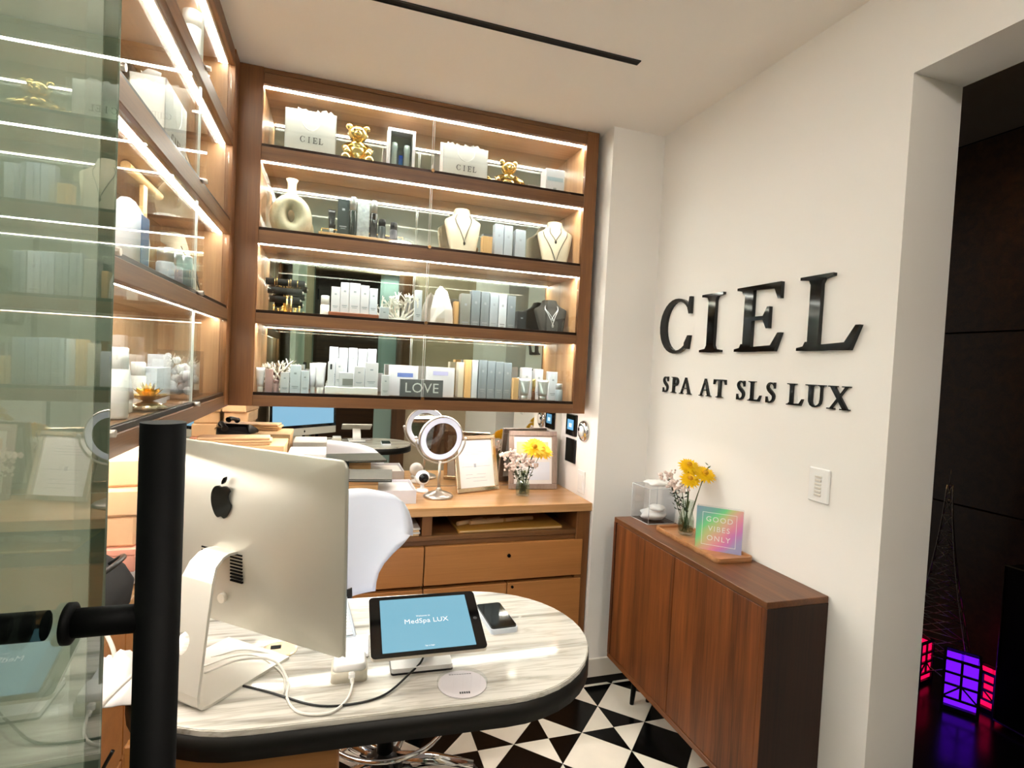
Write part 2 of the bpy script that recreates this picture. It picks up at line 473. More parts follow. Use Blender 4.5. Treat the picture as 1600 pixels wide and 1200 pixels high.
# serif capitals as polygons in a unit-high box: list of outlines
def ribbon(pts, ws):
    L = []; R = []
    for i, p in enumerate(pts):
        a = pts[max(i - 1, 0)]; b = pts[min(i + 1, len(pts) - 1)]
        tx, ty = b[0] - a[0], b[1] - a[1]; l = math.hypot(tx, ty) or 1
        nx, ny = -ty / l, tx / l
        L.append((p[0] + nx * ws[i] / 2, p[1] + ny * ws[i] / 2)); R.append((p[0] - nx * ws[i] / 2, p[1] - ny * ws[i] / 2))
    return [[L[i], L[i + 1], R[i + 1], R[i]] for i in range(len(pts) - 1)]
def _serif(x, y, w, s, sw):
    return [(x - w / 2, y), (x + w / 2, y), (x + w / 2, y + .04 * s), (x + sw / 2 + .03, y + .06 * s), (x + sw / 2, y + .12 * s), (x - sw / 2, y + .12 * s), (x - sw / 2 - .03, y + .06 * s), (x - w / 2, y + .04 * s)]
def _rect(x0, x1, y0, y1):
    return [(x0, y0), (x1, y0), (x1, y1), (x0, y1)]
def glyph(ch):
    if ch == 'I':
        return .5, [_rect(.165, .335, 0, 1), _serif(.25, 0, .5, 1, .17), _serif(.25, 1, .5, -1, .17)]
    if ch == 'E':
        return .9, [_rect(.17, .34, 0, 1), _serif(.22, 0, .44, 1, .17), _serif(.22, 1, .44, -1, .17),
                    [(.1, 0), (.80, 0), (.90, .27), (.84, .27), (.72, .09), (.30, .07), (.1, .05)],
                    [(.1, 1), (.86, 1), (.86, .76), (.81, .76), (.74, .91), (.30, .93), (.1, .95)],
                    [(.30, .53), (.55, .53), (.62, .66), (.67, .66), (.67, .34), (.62, .34), (.55, .47), (.30, .47)]]
    if ch == 'L':
        return .92, [_rect(.17, .34, 0, 1), _serif(.22, 0, .44, 1, .17), _serif(.255, 1, .51, -1, .17),
                     [(.1, 0), (.80, 0), (.92, .31), (.86, .31), (.72, .10), (.30, .075), (.1, .05)]]
    if ch == 'C':
        pts = []; ws = []
        for i in range(25):
            a = RAD(42 + (318 - 42) * i / 24); pts.append((.47 + .40 * cos(a), .5 + .47 * sin(a)))
            ws.append(.05 + .12 * max(0.0, -cos(a)) ** 1.2)
        return .85, ribbon(pts, ws) + [[(.74, .80), (.76, .86), (.78, 1.0), (.83, 1.0), (.83, .70), (.78, .70)], [(.70, .19), (.78, .32), (.84, .32), (.80, .08), (.70, .10)]]
    if ch == 'S':
        ks = [(.56, .80), (.50, .90), (.34, .965), (.18, .90), (.13, .76), (.22, .62), (.38, .50), (.52, .36), (.50, .16), (.34, .035), (.16, .06), (.08, .20)]
        p = spline([(a, b, 0) for a, b in ks], 4); n = len(p) - 1
        return .66, ribbon([(q.x, q.y) for q in p], [.06 + .11 * math.exp(-((i / n - .52) / .22) ** 2) for i in range(n + 1)]) + [_rect(.54, .59, .70, 1.0), _rect(.05, .10, 0, .30)]
    if ch == 'P':
        pts = []; ws = []
        for i in range(15):
            a = RAD(92 - 184 * i / 14); pts.append((.36 + .24 * cos(a), .725 + .235 * sin(a))); ws.append(.06 + .10 * max(0, cos(a)))
        return .68, [_rect(.16, .33, 0, 1), _serif(.245, 0, .46, 1, .17), [(.04, 1), (.38, 1), (.38, .94), (.04, .96)], _rect(.30, .38, .46, .52)] + ribbon(pts, ws)
    if ch == 'A':
        return .96, [[(.10, .03), (.17, .03), (.48, .88), (.50, 1.0), (.46, 1.0)], [(.44, 1.0), (.52, 1.0), (.88, .03), (.70, .03)], _rect(.24, .66, .32, .38), _rect(0, .30, 0, .05), _rect(.60, .96, 0, .05)]
    if ch == 'T':
        return .86, [_rect(.345, .515, 0, 1), _serif(.43, 0, .46, 1, .17), [(.02, 1), (.84, 1), (.86, .72), (.81, .72), (.74, .92), (.12, .92), (.05, .72), (0, .72)]]
    if ch == 'U':
        pts = [(.245, .4), (.25, .25), (.30, .12), (.40, .05), (.52, .04), (.63, .09), (.71, .2), (.735, .36), (.735, .95)]
        return .92, [_rect(.16, .33, .3, 1), _serif(.245, 1, .49, -1, .17), _serif(.735, 1, .36, -1, .08)] + ribbon(pts, [.17, .16, .13, .09, .07, .07, .07, .07, .07])
    if ch == 'X':
        return .94, [[(.10, .97), (.30, .97), (.86, .03), (.66, .03)], [(.74, .97), (.82, .97), (.20, .03), (.12, .03)], _rect(.02, .40, .95, 1), _rect(.60, .93, .95, 1), _rect(0, .32, 0, .05), _rect(.55, .94, 0, .05)]
def put_glyph(mb, ch, u0, u1, v0, v1, fn, d0, d1):
    """letter scaled into u0..u1 x v0..v1; fn(u,v,d) -> point"""
    w, polys = glyph(ch)
    for j, p in enumerate(polys):
        q = [(u0 + (u1 - u0) * a / w, v0 + (v1 - v0) * b) for a, b in p]
        ar = sum(q[i][0] * q[(i + 1) % len(q)][1] - q[(i + 1) % len(q)][0] * q[i][1] for i in range(len(q)))
        if ar < 0: q.reverse()
        n = len(q); e = d1 + (d1 - d0) * 0.0005 * j
        vs = [fn(a, b, d0) for a, b in q] + [fn(a, b, e) for a, b in q]
        mb.add(vs, [tuple(range(n - 1, -1, -1)), tuple(range(n, 2 * n))] + [(i, (i + 1) % n, n + (i + 1) % n, n + i) for i in range(n)])

# ------------------------------------------------------------------ the room
ZC = 2.552
fl = struct('floor', MB().box(-0.80, 1.428, -0.70, 2.72, -0.08, -0.004), 'grout')
struct('ceiling', MB().box(-0.80, 1.62, -0.70, 2.85, ZC, ZC + 0.1), 'ceiling')
struct('wall_back', MB().box(-0.80, 1.164, 2.70, 2.80, -0.08, ZC), 'wall')
struct('wall_return', MB().box(1.164, 1.428, 2.27, 2.80, -0.08, ZC), 'wall')
wr = MB().box(1.428, 1.613, 1.095, 2.80, -0.08, ZC).box(1.428, 1.613, 0.58, 1.095, 2.277, ZC).box(1.428, 1.613, -0.70, 0.58, -0.08, ZC)
struct('wall_right', wr, 'wall')
struct('wall_left', MB().box(-0.70, -0.60, -0.70, 2.80, -0.08, ZC), 'beigewall')
# entrance side, behind the viewer
struct('wall_rear', MB().box(-0.80, -0.19, -0.70, -0.60, -0.08, ZC).box(0.76, 1.428, -0.70, -0.60, -0.08, ZC).box(-0.19, 0.76, -0.70, -0.60, 2.32, ZC), 'beigewall')
struct('wall_partition', MB().box(-0.30, -0.262, -0.60, 0.772, 0.0, ZC - .001), 'partition')
struct('trim_1', MB().box(0.62, 0.76, -0.70, -0.55, 0.0, 2.32, .003), 'column')
wd = struct('window_1', MB().box(0.44, 0.62, -0.66, -0.648, 0.0, 2.32), 'teal')
struct('baseboard_return', MB().box(1.166, 1.426, 2.256, 2.27, 0.035, 0.12, .002), 'base')
struct('baseboard_right', MB().box(1.414, 1.428, 1.095, 2.256, 0.0, 0.10, .002), 'base')
struct('trim_2', MB().box(1.166, 1.426, 2.262, 2.27, 0.0, 0.035), 'gap')
# entrance corridor behind the doorway
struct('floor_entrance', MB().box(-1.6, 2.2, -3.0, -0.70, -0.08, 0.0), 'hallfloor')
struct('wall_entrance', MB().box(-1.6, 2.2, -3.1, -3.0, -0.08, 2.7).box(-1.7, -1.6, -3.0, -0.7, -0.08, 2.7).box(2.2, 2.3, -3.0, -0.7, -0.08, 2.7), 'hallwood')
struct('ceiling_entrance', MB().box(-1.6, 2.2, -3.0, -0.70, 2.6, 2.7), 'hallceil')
el = thing('added_linear_fill', 'long linear fill light added unseen in the entrance corridor behind the viewer', 'light', (0.3, -1.3, 2.6))  # added out of view to give frontal fill
MB().box(-1.2, 1.2, -.06, .06, -.03, -.001, .002).build('housing', 'base', el)
MB().box(-1.19, 1.19, -.05, .05, -.032, -.0301).build('diffuser', mat('added_linear_fill_glow', 'ffffff', emit='fff6ea', es=25), el)
# corridor beyond the opening in the right wall
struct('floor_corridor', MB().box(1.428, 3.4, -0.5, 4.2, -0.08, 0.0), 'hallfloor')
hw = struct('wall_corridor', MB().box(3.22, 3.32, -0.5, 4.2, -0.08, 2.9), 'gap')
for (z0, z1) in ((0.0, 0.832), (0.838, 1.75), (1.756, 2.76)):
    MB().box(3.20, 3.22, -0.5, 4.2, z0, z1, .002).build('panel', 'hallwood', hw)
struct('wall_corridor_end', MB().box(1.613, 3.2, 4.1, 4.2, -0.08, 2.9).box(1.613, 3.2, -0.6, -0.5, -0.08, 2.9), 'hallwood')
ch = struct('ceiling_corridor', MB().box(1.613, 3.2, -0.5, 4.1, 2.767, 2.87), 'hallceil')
lamp = thing('corridor_downlight', 'round downlight in the dark corridor ceiling', 'light', (2.62, 1.28, 2.767))
MB().lathe([(.06, -.006), (.075, -.006), (.078, 0)], n=24, caps=False).build('trim_ring', 'dimmetal', lamp)
MB().lathe([(0, -.004), (.058, -.004)], n=24).build('diffuser', mat('corridor_light', 'ffffff', emit='ffcf90', es=70), lamp)

# floor tiles: 0.1435 m grid of squares on point and quartered squares
G = 0.1435; GX, GY = 0.8640, 1.8150
def clip(poly, x0, x1, y0, y1):
    for ax, lim, sg in ((0, x0, 1), (0, x1, -1), (1, y0, 1), (1, y1, -1)):
        out = []
        for i, p in enumerate(poly):
            q = poly[i - 1]
            a, b = (q[ax] - lim) * sg, (p[ax] - lim) * sg
            if a * b < 0:
                t = a / (a - b); out.append((q[0] + (p[0] - q[0]) * t, q[1] + (p[1] - q[1]) * t))
            if b >= 0: out.append(p)
        poly = out
        if len(poly) < 3: return []
    return poly
def inset(poly, d):
    cx = sum(p[0] for p in poly) / len(poly); cy = sum(p[1] for p in poly) / len(poly)
    ar = 0.5 * sum(poly[i - 1][0] * poly[i][1] - poly[i][0] * poly[i - 1][1] for i in range(len(poly)))
    if ar < 0: poly = poly[::-1]
    n = len(poly); out = []
    for i in range(n):
        p, q, r = Vector(poly[i - 1]), Vector(poly[i]), Vector(poly[(i + 1) % n])
        e1 = (q - p); e2 = (r - q)
        if e1.length < 1e-6 or e2.length < 1e-6: continue
        e1.normalize(); e2.normalize()
        n1 = Vector((-e1.y, e1.x)); n2 = Vector((-e2.y, e2.x)); b = n1 + n2
        if b.length < 1e-6: continue
        b = b.normalized(); k = d / max(.25, b.dot(n1)); q = q + b * k
        out.append((q.x, q.y))
    return out
rest = {'tilew': MB(), 'tileb': MB()}; tile_mesh = {}; ntile = 0
def put_tile(poly, m):
    global ntile
    c = clip(poly, -0.595, 1.427, -0.69, 2.2615)
    if not c: return
    cx = sum(p[0] for p in c) / len(c); cy = sum(p[1] for p in c) / len(c)
    if (-0.05 < cx and 0.80 < cy) and ntile < 290:
        whole = all(abs(a[0] - b[0]) < 1e-6 and abs(a[1] - b[1]) < 1e-6 for a, b in zip(c, poly)) if len(c) == len(poly) else False
        ox, oy = poly[0]
        key = (m, tuple((round(a - ox, 3), round(b - oy, 3)) for a, b in poly))
        if whole and key in tile_mesh:
            o = bpy.data.objects.new('tile', tile_mesh[key]); COL.objects.link(o); o.location = (ox, oy, 0); o.parent = fl
        else:
            o = MB().prism([(a - ox, b - oy) for a, b in inset(c, 0.0006)], -0.004, 0).build('tile', m, fl, (ox, oy, 0))
            if whole: tile_mesh[key] = o.data
        ntile += 1
    else:
        rest[m].prism(inset(c, 0.0006), -0.004, 0)
for i in range(-14, 7):
    for j in range(-19, 6):
        x, y = GX + i * G, GY + j * G
        N, E_, S_, W_ = (x, y + G), (x + G, y), (x, y - G), (x - G, y); Cc = (x, y)
        if i % 2 and j % 2 == 0:
            put_tile([N, W_, S_, E_], 'tilew' if (((i - 1) // 2 + j // 2) % 2 == 0) else 'tileb')
        elif i % 2 == 0 and j % 2:
            nb = ((i // 2 + (j - 1) // 2) % 2 == 0)
            a, b = ('tileb', 'tilew') if nb else ('tilew', 'tileb')
            put_tile([Cc, N, W_], a); put_tile([Cc, E_, N], b); put_tile([Cc, S_, E_], a); put_tile([Cc, W_, S_], b)
for m in rest:
    o = rest[m].build('tile_remainder', m, fl); o['kind'] = 'stuff'

# ceiling slot and downlights
sl = thing('air_slot', 'long black linear air slot in the ceiling', 'vent', (0, 0, 0))
MB().box(-0.55, 0.995, 1.764, 1.767, ZC - .004, ZC).box(-0.55, 0.995, 1.789, 1.792, ZC - .004, ZC).box(0.992, 0.995, 1.764, 1.792, ZC - .004, ZC).build('frame', 'blackplastic', sl)
MB().box(-0.55, 0.992, 1.767, 1.789, ZC - .002, ZC).build('blade', 'gap', sl)
for k, (x, y, m_, nm) in enumerate(((0.02, 1.46, 'lamp', 'recessed ceiling downlight above the swivel chair side of the desk'), (0.40, 1.45, 'lamp', 'recessed ceiling downlight in the middle of the room'), (0.78, 1.40, 'lamp', 'recessed ceiling downlight nearest the lettered wall'))):
    l = thing('ceiling_downlight', nm, 'light', (x, y, ZC), group='ceiling downlights')
    MB().lathe([(.045, -.003), (.062, -.004), (.066, 0)], n=28, caps=False).build('trim_ring', 'base', l)
    MB().lathe([(0, -.002), (.045, -.002)], n=28).build('diffuser', m_, l)

dm = thing('added_dome_fill', 'unseen opal dome added as fill light just inside the entrance door', 'light', (0.55, -0.47, ZC))  # added behind the view for soft fill on ceiling and walls
MB().lathe([(.10, -.012), (.10, 0)], n=32).build('base_plate', 'base', dm)
MB().lathe([(0, -.112), (.04, -.106), (.075, -.088), (.096, -.055), (.100, -.0125)], n=32, caps=False).build('fill_dome', 'dome', dm)

# ------------------------------------------------------------------ display cabinets
FAS = [(2.203, 2.252), (1.883, 1.932), (1.570, 1.612)]
ROWS = [(2.240, 2.490), (1.920, 2.203), (1.600, 1.883), (1.300, 1.570)]   # standing height, top of opening
def cabinet(name, label, loc, rotz, Wd, sl_, sr, splits, depth=0.22):
    t = thing(name, label, 'cabinet', loc, rotz)
    a, b = sl_, Wd - sr
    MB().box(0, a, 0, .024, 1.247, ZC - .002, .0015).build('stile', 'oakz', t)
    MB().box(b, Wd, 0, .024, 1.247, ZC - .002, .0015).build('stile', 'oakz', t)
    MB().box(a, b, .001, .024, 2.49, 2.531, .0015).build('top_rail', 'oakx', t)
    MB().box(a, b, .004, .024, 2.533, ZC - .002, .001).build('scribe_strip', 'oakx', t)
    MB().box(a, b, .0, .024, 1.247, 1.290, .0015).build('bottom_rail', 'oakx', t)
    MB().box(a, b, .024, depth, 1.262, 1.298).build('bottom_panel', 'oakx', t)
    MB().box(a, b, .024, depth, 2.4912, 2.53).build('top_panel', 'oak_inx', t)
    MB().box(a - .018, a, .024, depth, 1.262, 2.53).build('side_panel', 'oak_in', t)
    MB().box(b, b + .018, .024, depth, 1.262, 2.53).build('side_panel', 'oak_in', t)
    MB().box(a, b, depth, depth + .006, 1.262, 2.53).build('mirror_back', 'mirror', t)
    for f0, f1 in FAS:
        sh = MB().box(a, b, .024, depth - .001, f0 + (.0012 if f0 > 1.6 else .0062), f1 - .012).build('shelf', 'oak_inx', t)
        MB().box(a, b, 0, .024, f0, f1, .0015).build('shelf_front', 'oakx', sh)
    tops = [f1 for f0, f1 in FAS] + [1.290]
    bots = [2.49] + [f0 for f0, f1 in FAS]
    for r, (zb, zt) in enumerate(zip(tops, bots)):
        MB().box(a, b, .005, .020, zb, zb + .012, .001).build('door_track', 'rail', t)
        up = 0 if r < 3 else .005     # the lowest strip sits up behind the shelf front
        MB().box(a + .004, b - .004, .026, .046, zt + up - .0004, zt + up + .0011).build('led_strip', 'led', t)
        xs = [a] + splits + [b]
        for k in range(len(xs) - 1):
            g = MB().box(xs[k] + .003, xs[k + 1] - .003, .010, .015, zb + .012, zt - .002).build('glass_door', 'glass', t)
            if k < len(xs) - 2:
                MB().box(xs[k + 1] - .0045, xs[k + 1] - .003, .0099, .0151, zb + .012, zt - .002).build('polished_edge', 'glassline', g)
            if k > 0:
                MB().box(xs[k] + .003, xs[k] + .0045, .0099, .0151, zb + .012, zt - .002).build('polished_edge', 'glassline', g)
            if k < len(xs) - 2:
                MB().tube([(xs[k + 1] - .0, -.012, zb + .006), (xs[k + 1], .009, zb + .006)], .007, 12).build('knob', 'steel' if rotz else 'brass', g)
    MB().box(a + .02, b - .02, .10, .118, 1.2545, 1.2615, .001).build('under_light', 'led', t)
    return t
cabinet('display_cabinet', 'oak wall cabinet with four lit glazed rows above the back counter', (-0.38, 2.36, 0), 0, 1.517, .09, .061, [.752])
cabinet('display_cabinet', 'oak wall cabinet along the left wall, seen edge-on beside the glass door', (-0.373, 0.70, 0), pi / 2, 1.655, .09, .088, [.45, 1.11])

# ------------------------------------------------------------------ counter and backsplash mirror
bm = MB().box(-0.594, 1.163, 2.686, 2.694, .8445, 1.262).build('wall_mirror', 'mirror')
tag(bm, 'wide wall mirror between the back counter and the lit cabinet', 'mirror')
bl = MB().box(-0.60, -0.594, 0.80, 2.684, .8445, 1.24).build('wall_mirror', 'mirror')
tag(bl, 'narrow mirror on the left wall under the edge-on cabinet', 'mirror')
wt = MB().box(-0.593, 1.163, 2.28, 2.685, .806, .843, .002).box(-0.593, -0.44, 0.80, 2.28, .806, .843, .002).build('worktop', 'top')
tag(wt, 'light oak worktop running along the back and left walls', 'worktop')
cb = thing('base_cabinet', 'oak base cabinet with open shelf and drawers under the back counter', 'cabinet', (0, 0, 0))
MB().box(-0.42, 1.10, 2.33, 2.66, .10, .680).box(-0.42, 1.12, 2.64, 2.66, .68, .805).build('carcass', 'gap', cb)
MB().box(1.095, 1.160, 2.292, 2.66, 0.0, .805, .002).build('end_panel', 'oakz', cb)
MB().box(.386, .428, 2.30, 2.64, .719, .805, .001).build('divider', 'oakz', cb)
MB().box(-0.42, 1.095, 2.295, 2.64, .700, .719, .001).build('shelf', 'oakx', cb)
MB().box(-0.42, 1.160, 2.305, 2.33, .676, .700, .001).build('shelf_front', 'oakx', cb)
d = MB().box(.402, 1.128, 2.288, 2.33, .510, .674, .0015).build('drawer', 'front', cb)
MB().tube([(.773, 2.282, .619), (.773, 2.290, .619)], .008, 14).build('lock', 'black', d)
MB().box(-0.30, .397, 2.288, 2.33, .510, .674, .0015).build('drawer', 'front', cb)
MB().box(-0.30, .397, 2.288, 2.33, .11, .494, .0015).build('door', 'front', cb)
MB().box(.402, .770, 2.288, 2.33, .11, .494, .0015).build('door', 'front', cb)
dd = MB().box(.774, 1.128, 2.288, 2.33, .11, .494, .0015).build('door', 'front', cb)
MB().tube([(.795, 2.281, .478), (.795, 2.289, .478)], .006, 12).build('lock', 'black', dd)
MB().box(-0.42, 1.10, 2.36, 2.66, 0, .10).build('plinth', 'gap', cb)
lc = thing('base_cabinet', 'oak drawer cabinet under the left wall counter behind the door pull', 'cabinet', (0, 0, 0))
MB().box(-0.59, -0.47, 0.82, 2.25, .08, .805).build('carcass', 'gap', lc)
for k in range(2):
    MB().box(-0.47, -0.452, .83 + .715 * k, 1.54 + .715 * k, .45, .80, .0015).build('drawer', 'front', lc)
    MB().box(-0.47, -0.452, .83 + .715 * k, 1.54 + .715 * k, .09, .44, .0015).build('drawer', 'front', lc)

# ------------------------------------------------------------------ the desk
ax = Vector((0.506, -0.023, 0)); ang = math.atan2(-0.023, 0.506)
dk = thing('reception_desk', 'rounded marble-topped reception desk with dark bronze edge', 'desk', (0.123, 1.1976, 0), ang); dk.scale = (.86, .86, .86)
def stadium(L, r, n=20):
    return [(L / 2 + r * cos(RAD(-90 + 180 * i / n)), r * sin(RAD(-90 + 180 * i / n))) for i in range(n + 1)] + [(-L / 2 + r * cos(RAD(90 + 180 * i / n)), r * sin(RAD(90 + 180 * i / n))) for i in range(n + 1)]
LD = ax.length
mt = MB(); mt.prism(stadium(LD, .2845), .964, .9745, 'z').prism(stadium(LD, .2825), .9745, .976, 'z')
mt.build('marble_top', 'marble', dk)
MB().prism(stadium(LD, .287), .916, .964, 'z', smooth=True).build('apron', 'bronze', dk)
MB().box(-0.49, -0.09, -.20, .20, 0.0, .916, .004).build('pedestal', 'front', dk)
gr = thing('cable_grommet', 'round champagne cable grommet with dark slot set in the marble', 'grommet', (-.0817, 1.2126, .8394)); gr.scale = (.86, .86, .86)
MB().lathe([(0, .004), (.036, .004), (.041, .002), (.042, 0)], n=32, smooth=False).build('cover', 'champagne', gr)
MB().box(-.020, .004, .002, .018, .0035, .0046).build('slot', 'black', gr)

# ------------------------------------------------------------------ on the desk: computer
TZ = .8394; DS = .86; Z0 = .236     # desk height; drawing scale and lift of the desk set
pc = thing('desktop_computer', 'silver all-in-one desktop computer seen from behind on the marble desk', 'computer', (-.172, 1.2203, 1.0811), RAD(-40.8))
tilt = Matrix.Rotation(RAD(2.1), 4, 'X')
def ring(sc, y):
    return [tuple(tilt @ Vector((x * sc, y, z * sc))) for x, z in rrect(.65, .43, min(.21, .020 + .26 * max(0, .97 - sc)), 6)]
MB().loft([ring(.985, .003), ring(1.0, .001), ring(1.0, -.004)] + [ring(s, -.004 - .034 * (1 - s ** 2.4)) for s in (.985, .96, .92, .86, .78, .68, .56, .42, .28, .14)], True, True).build('housing', 'alu', pc)
MB().box(-.3235, .3235, .0025, .0036, -.156, .2135, mtx=tilt).build('bezel', 'blackglass', pc)
scr = MB().box(-.299, .299, .0036, .0040, -.131, .190, mtx=tilt).build('screen', 'screen2', pc)
ic = MB()
for k, x in enumerate((-.14, -.115, -.09, .0, .02, .045, .12, .14, .18, .205)):
    ic.box(-x - .009, -x + .009, .0040, .0043, .150 - .012 * (k % 2), .172, mtx=tilt)
ic.build('icons', 'icon', scr)
MB().box(-.3235, .3235, .0025, .0034, -.2135, -.157, mtx=tilt).build('chin', 'alu_light', pc)
def apple_outline(s):
    pts = [(0, .80), (.12, .86), (.30, .88), (.48, .80), (.60, .66)]
    bite = [(.50, .56), (.45, .44), (.45, .30), (.50, .18), (.58, .08)]
    rest_ = [(.66, .0), (.60, -.20), (.48, -.42), (.34, -.62), (.20, -.70), (.08, -.66), (0, -.63), (-.10, -.66), (-.22, -.70), (-.38, -.62), (-.52, -.42), (-.63, -.16), (-.68, .12), (-.66, .40), (-.56, .64), (-.40, .80), (-.20, .86), (-.08, .83)]
    p = spline([(a, b, 0) for a, b in pts], 3) + spline([(a, b, 0) for a, b in bite], 3) + spline([(a, b, 0) for a, b in rest_], 3)
    return [(q.x * s, q.y * s) for q in p]
leaf_ = [(.02, .96), (.05, 1.12), (.16, 1.28), (.34, 1.36), (.33, 1.22), (.24, 1.06), (.12, .97)]
def emblem(sc, y, zc, thick, matn, flip):
    e = MB()
    for pl in (apple_outline(sc), [(a * sc, b * sc) for a, b in leaf_]):
        e.prism([(flip * a, b + zc) for a, b in pl], y, y + thick, 'y', mtx=tilt)
    return e.build('emblem', matn, pc)
emblem(.047, -.0400, .087, .004, 'blackgloss', 1)
emblem(.011, .0034, -.186, .0006, 'blackgloss', -1)
for s_ in (-1, 1):
    for k in range(9):
        MB().box(s_ * .046 - .0185, s_ * .046 + .0185, -.0385, -.030, -.088 + .0078 * k, -.0845 + .0078 * k, mtx=tilt).build('vent_slot', 'black', pc)
MB().tube([tilt @ Vector((.0, -.030, -.135)), tilt @ Vector((.0, -.040, -.135))], .011, 16).build('power_socket', 'cream', pc)
# stand: foot plate and tapering arm with a cable hole
zb = .740 - 1.021
prof = [(.045, zb + .003), (-.165, zb + .003), (-.181, zb + .007), (-.188, zb + .016), (-.187, zb + .030), (-.110, zb + .218), (-.094, zb + .244), (-.074, zb + .258), (-.058, zb + .262), (-.034, zb + .260)]
hw = [.098, .098, .098, .097, .095, .046, .040, .038, .037, .037]
ox = [.036, .036, .036, .036, .035, .020, .015, .013, .012, .012]
def arm(th):
    v = []; f = []
    for side in (0, 1):
        for (y, z), w in zip(prof, hw):
            i = prof.index((y, z)); a = prof[max(i - 1, 0)]; b = prof[min(i + 1, len(prof) - 1)]
            ty, tz = b[0] - a[0], b[1] - a[1]; l = math.hypot(ty, tz); ny, nz = tz / l, -ty / l
            k = th / 2 * (1 if side else -1)
            v += [(ox[i] - w, y + ny * k, z + nz * k), (ox[i] + w, y + ny * k, z + nz * k)]
    n = len(prof)
    for i in range(n - 1):
        f += [(2 * i, 2 * i + 1, 2 * i + 3, 2 * i + 2), (2 * n + 2 * i, 2 * n + 2 * i + 2, 2 * n + 2 * i + 3, 2 * n + 2 * i + 1)]
        f += [(2 * i, 2 * i + 2, 2 * n + 2 * i + 2, 2 * n + 2 * i), (2 * i + 1, 2 * n + 2 * i + 1, 2 * n + 2 * i + 3, 2 * i + 3)]
    f += [(0, 2 * n, 2 * n + 1, 1), (2 * n - 2, 2 * n - 1, 4 * n - 1, 4 * n - 2)]
    return v, f
v, f = arm(.006)
st = MB().add(v, f).build('stand', 'alu_light', pc)
cut = MB().tube([(.040, -.24, zb + .105), (.040, -.02, zb + .105)], .021, 28).build('cutter', 'alu_light', pc)
bo = st.modifiers.new('hole', 'BOOLEAN'); bo.object = cut; bo.operation = 'DIFFERENCE'; bo.solver = 'EXACT'
bpy.context.view_layer.update()
me = bpy.data.meshes.new_from_object(st.evaluated_get(bpy.context.evaluated_depsgraph_get()))
st.modifiers.clear(); st.data = me; bpy.data.objects.remove(cut, do_unlink=True)

# keyboard
kb = thing('keyboard', 'white low-profile computer keyboard lying beside the tablet', 'keyboard', (.0172, 1.3416, TZ), RAD(-86))
MB().box(-.14, .14, -.057, .057, 0, .008, .003).build('base', 'greylight', kb)
for r in range(5):
    for c in range(14):
        x0 = -.132 + c * .0189
        if r == 0 and 4 <= c <= 9:
            if c > 4: continue
            MB().box(x0, x0 + .0189 * 6 - .003, -.050, -.034, .008, .0105, .001).build('key', 'whitegloss', kb)
        elif r == 0 and c == 4 or r != 0 or c < 4 or c > 9:
            if not (r, c) == (0, 0):
                ky = MB().box(x0, x0 + .016, -.050 + r * .0205, -.034 + r * .0205, .008, .0105, .001).build('key', 'whitegloss', kb) if (r, c) == (0, 1) else None
                if ky: key0 = ky
                elif 'key0' in globals():
                    k2 = key0.copy(); COL.objects.link(k2); k2.parent = kb; k2.location = ((c - 1) * .0189, r * .0205, 0)
# white pad in front of the keyboard
pd = thing('track_pad', 'flat white track pad between keyboard and card reader', 'track pad', (.0645, 1.1911, TZ), RAD(-4))
MB().box(-.040, .040, -.052, .052, 0, .007, .003).build('body', 'whitegloss', pd)
MB().box(-.037, .037, -.049, .049, .007, .0074, .0002).build('touch_surface', 'whitebox', pd)

# card reader in its dock
cr = thing('card_reader', 'small square white card reader docked on a cream base with a white plug', 'card reader', (.0542, 1.0905, TZ), RAD(-2))
def rbox(w, d_, r, z0, z1, e=.003):
    m = MB(); o = rrect(w, d_, r, 5); i = rrect(w - 2 * e, d_ - 2 * e, max(r - e, .001), 5)
    return m.loft([[(x, y, z0) for x, y in o], [(x, y, z1 - e) for x, y in o], [(x, y, z1) for x, y in i]])
rbox(.078, .070, .012, 0, .024).build('dock', 'cream', cr)
rbox(.071, .064, .012, .0235, .038, .004).build('reader', 'whitegloss', cr)
MB().box(-.002, .012, -.046, -.034, .012, .027, .003).tube([(.005, -.042, .016), (.006, -.050, .006)], .004, 8).build('plug', 'whitegloss', cr)

# tablet on its stand
tb = thing('tablet', 'black-framed tablet with a light blue welcome screen, propped on its stand', 'tablet', (.1944, 1.0569, .9435), RAD(-1.15))
tm = Matrix.Rotation(-1.215, 4, 'X')
def trb(w, h, r, y0, y1):
    o = rrect(w, h, r, 5)
    return MB().prism([(a, b) for a, b in o], y0, y1, 'y', mtx=tm, smooth=False)
trb(.2506, .1741, .010, 0, .008).build('back_shell', 'steel', tb)
trb(.2496, .1731, .010, -.0012, 0).build('bezel', 'blackglass', tb)
sc = trb(.202, .151, .001, -.0016, -.0012).build('screen', 'screen', tb)
R2 = (tm @ Matrix.Rotation(pi / 2, 4, 'X')).to_euler()
def tt(name, body, size, u, v, sp=1.0):
    o = text(name, body, size, 'screentext', sc, tm @ Vector((u, -.0022, v)), R2, .0002, sp=sp); return o
tt('lettering', 'MedSpa LUX', .0185, 0, .004, 1.02)
tt('lettering', 'Welcome to', .0062, -.006, .019)
tt('lettering', 'Tap to begin', .0042, 0, -.066)
MB().tube([tm @ Vector((.113, -.0014, -.0)), tm @ Vector((.113, -.0011, -.0))], .0045, 16).build('home_button', 'blackplastic', tb)
ts = thing('tablet_stand', 'white stand with wide neck and flat plate under the tablet', 'stand', (.1944, 1.118, TZ), RAD(-2))
MB().prism(rrect(.142, .125, .006, 4), 0, .004).build('rubber_foot', 'blackplastic', ts)
MB().prism(rrect(.140, .123, .006, 4), .004, .014).build('base_plate', 'whitegloss', ts)
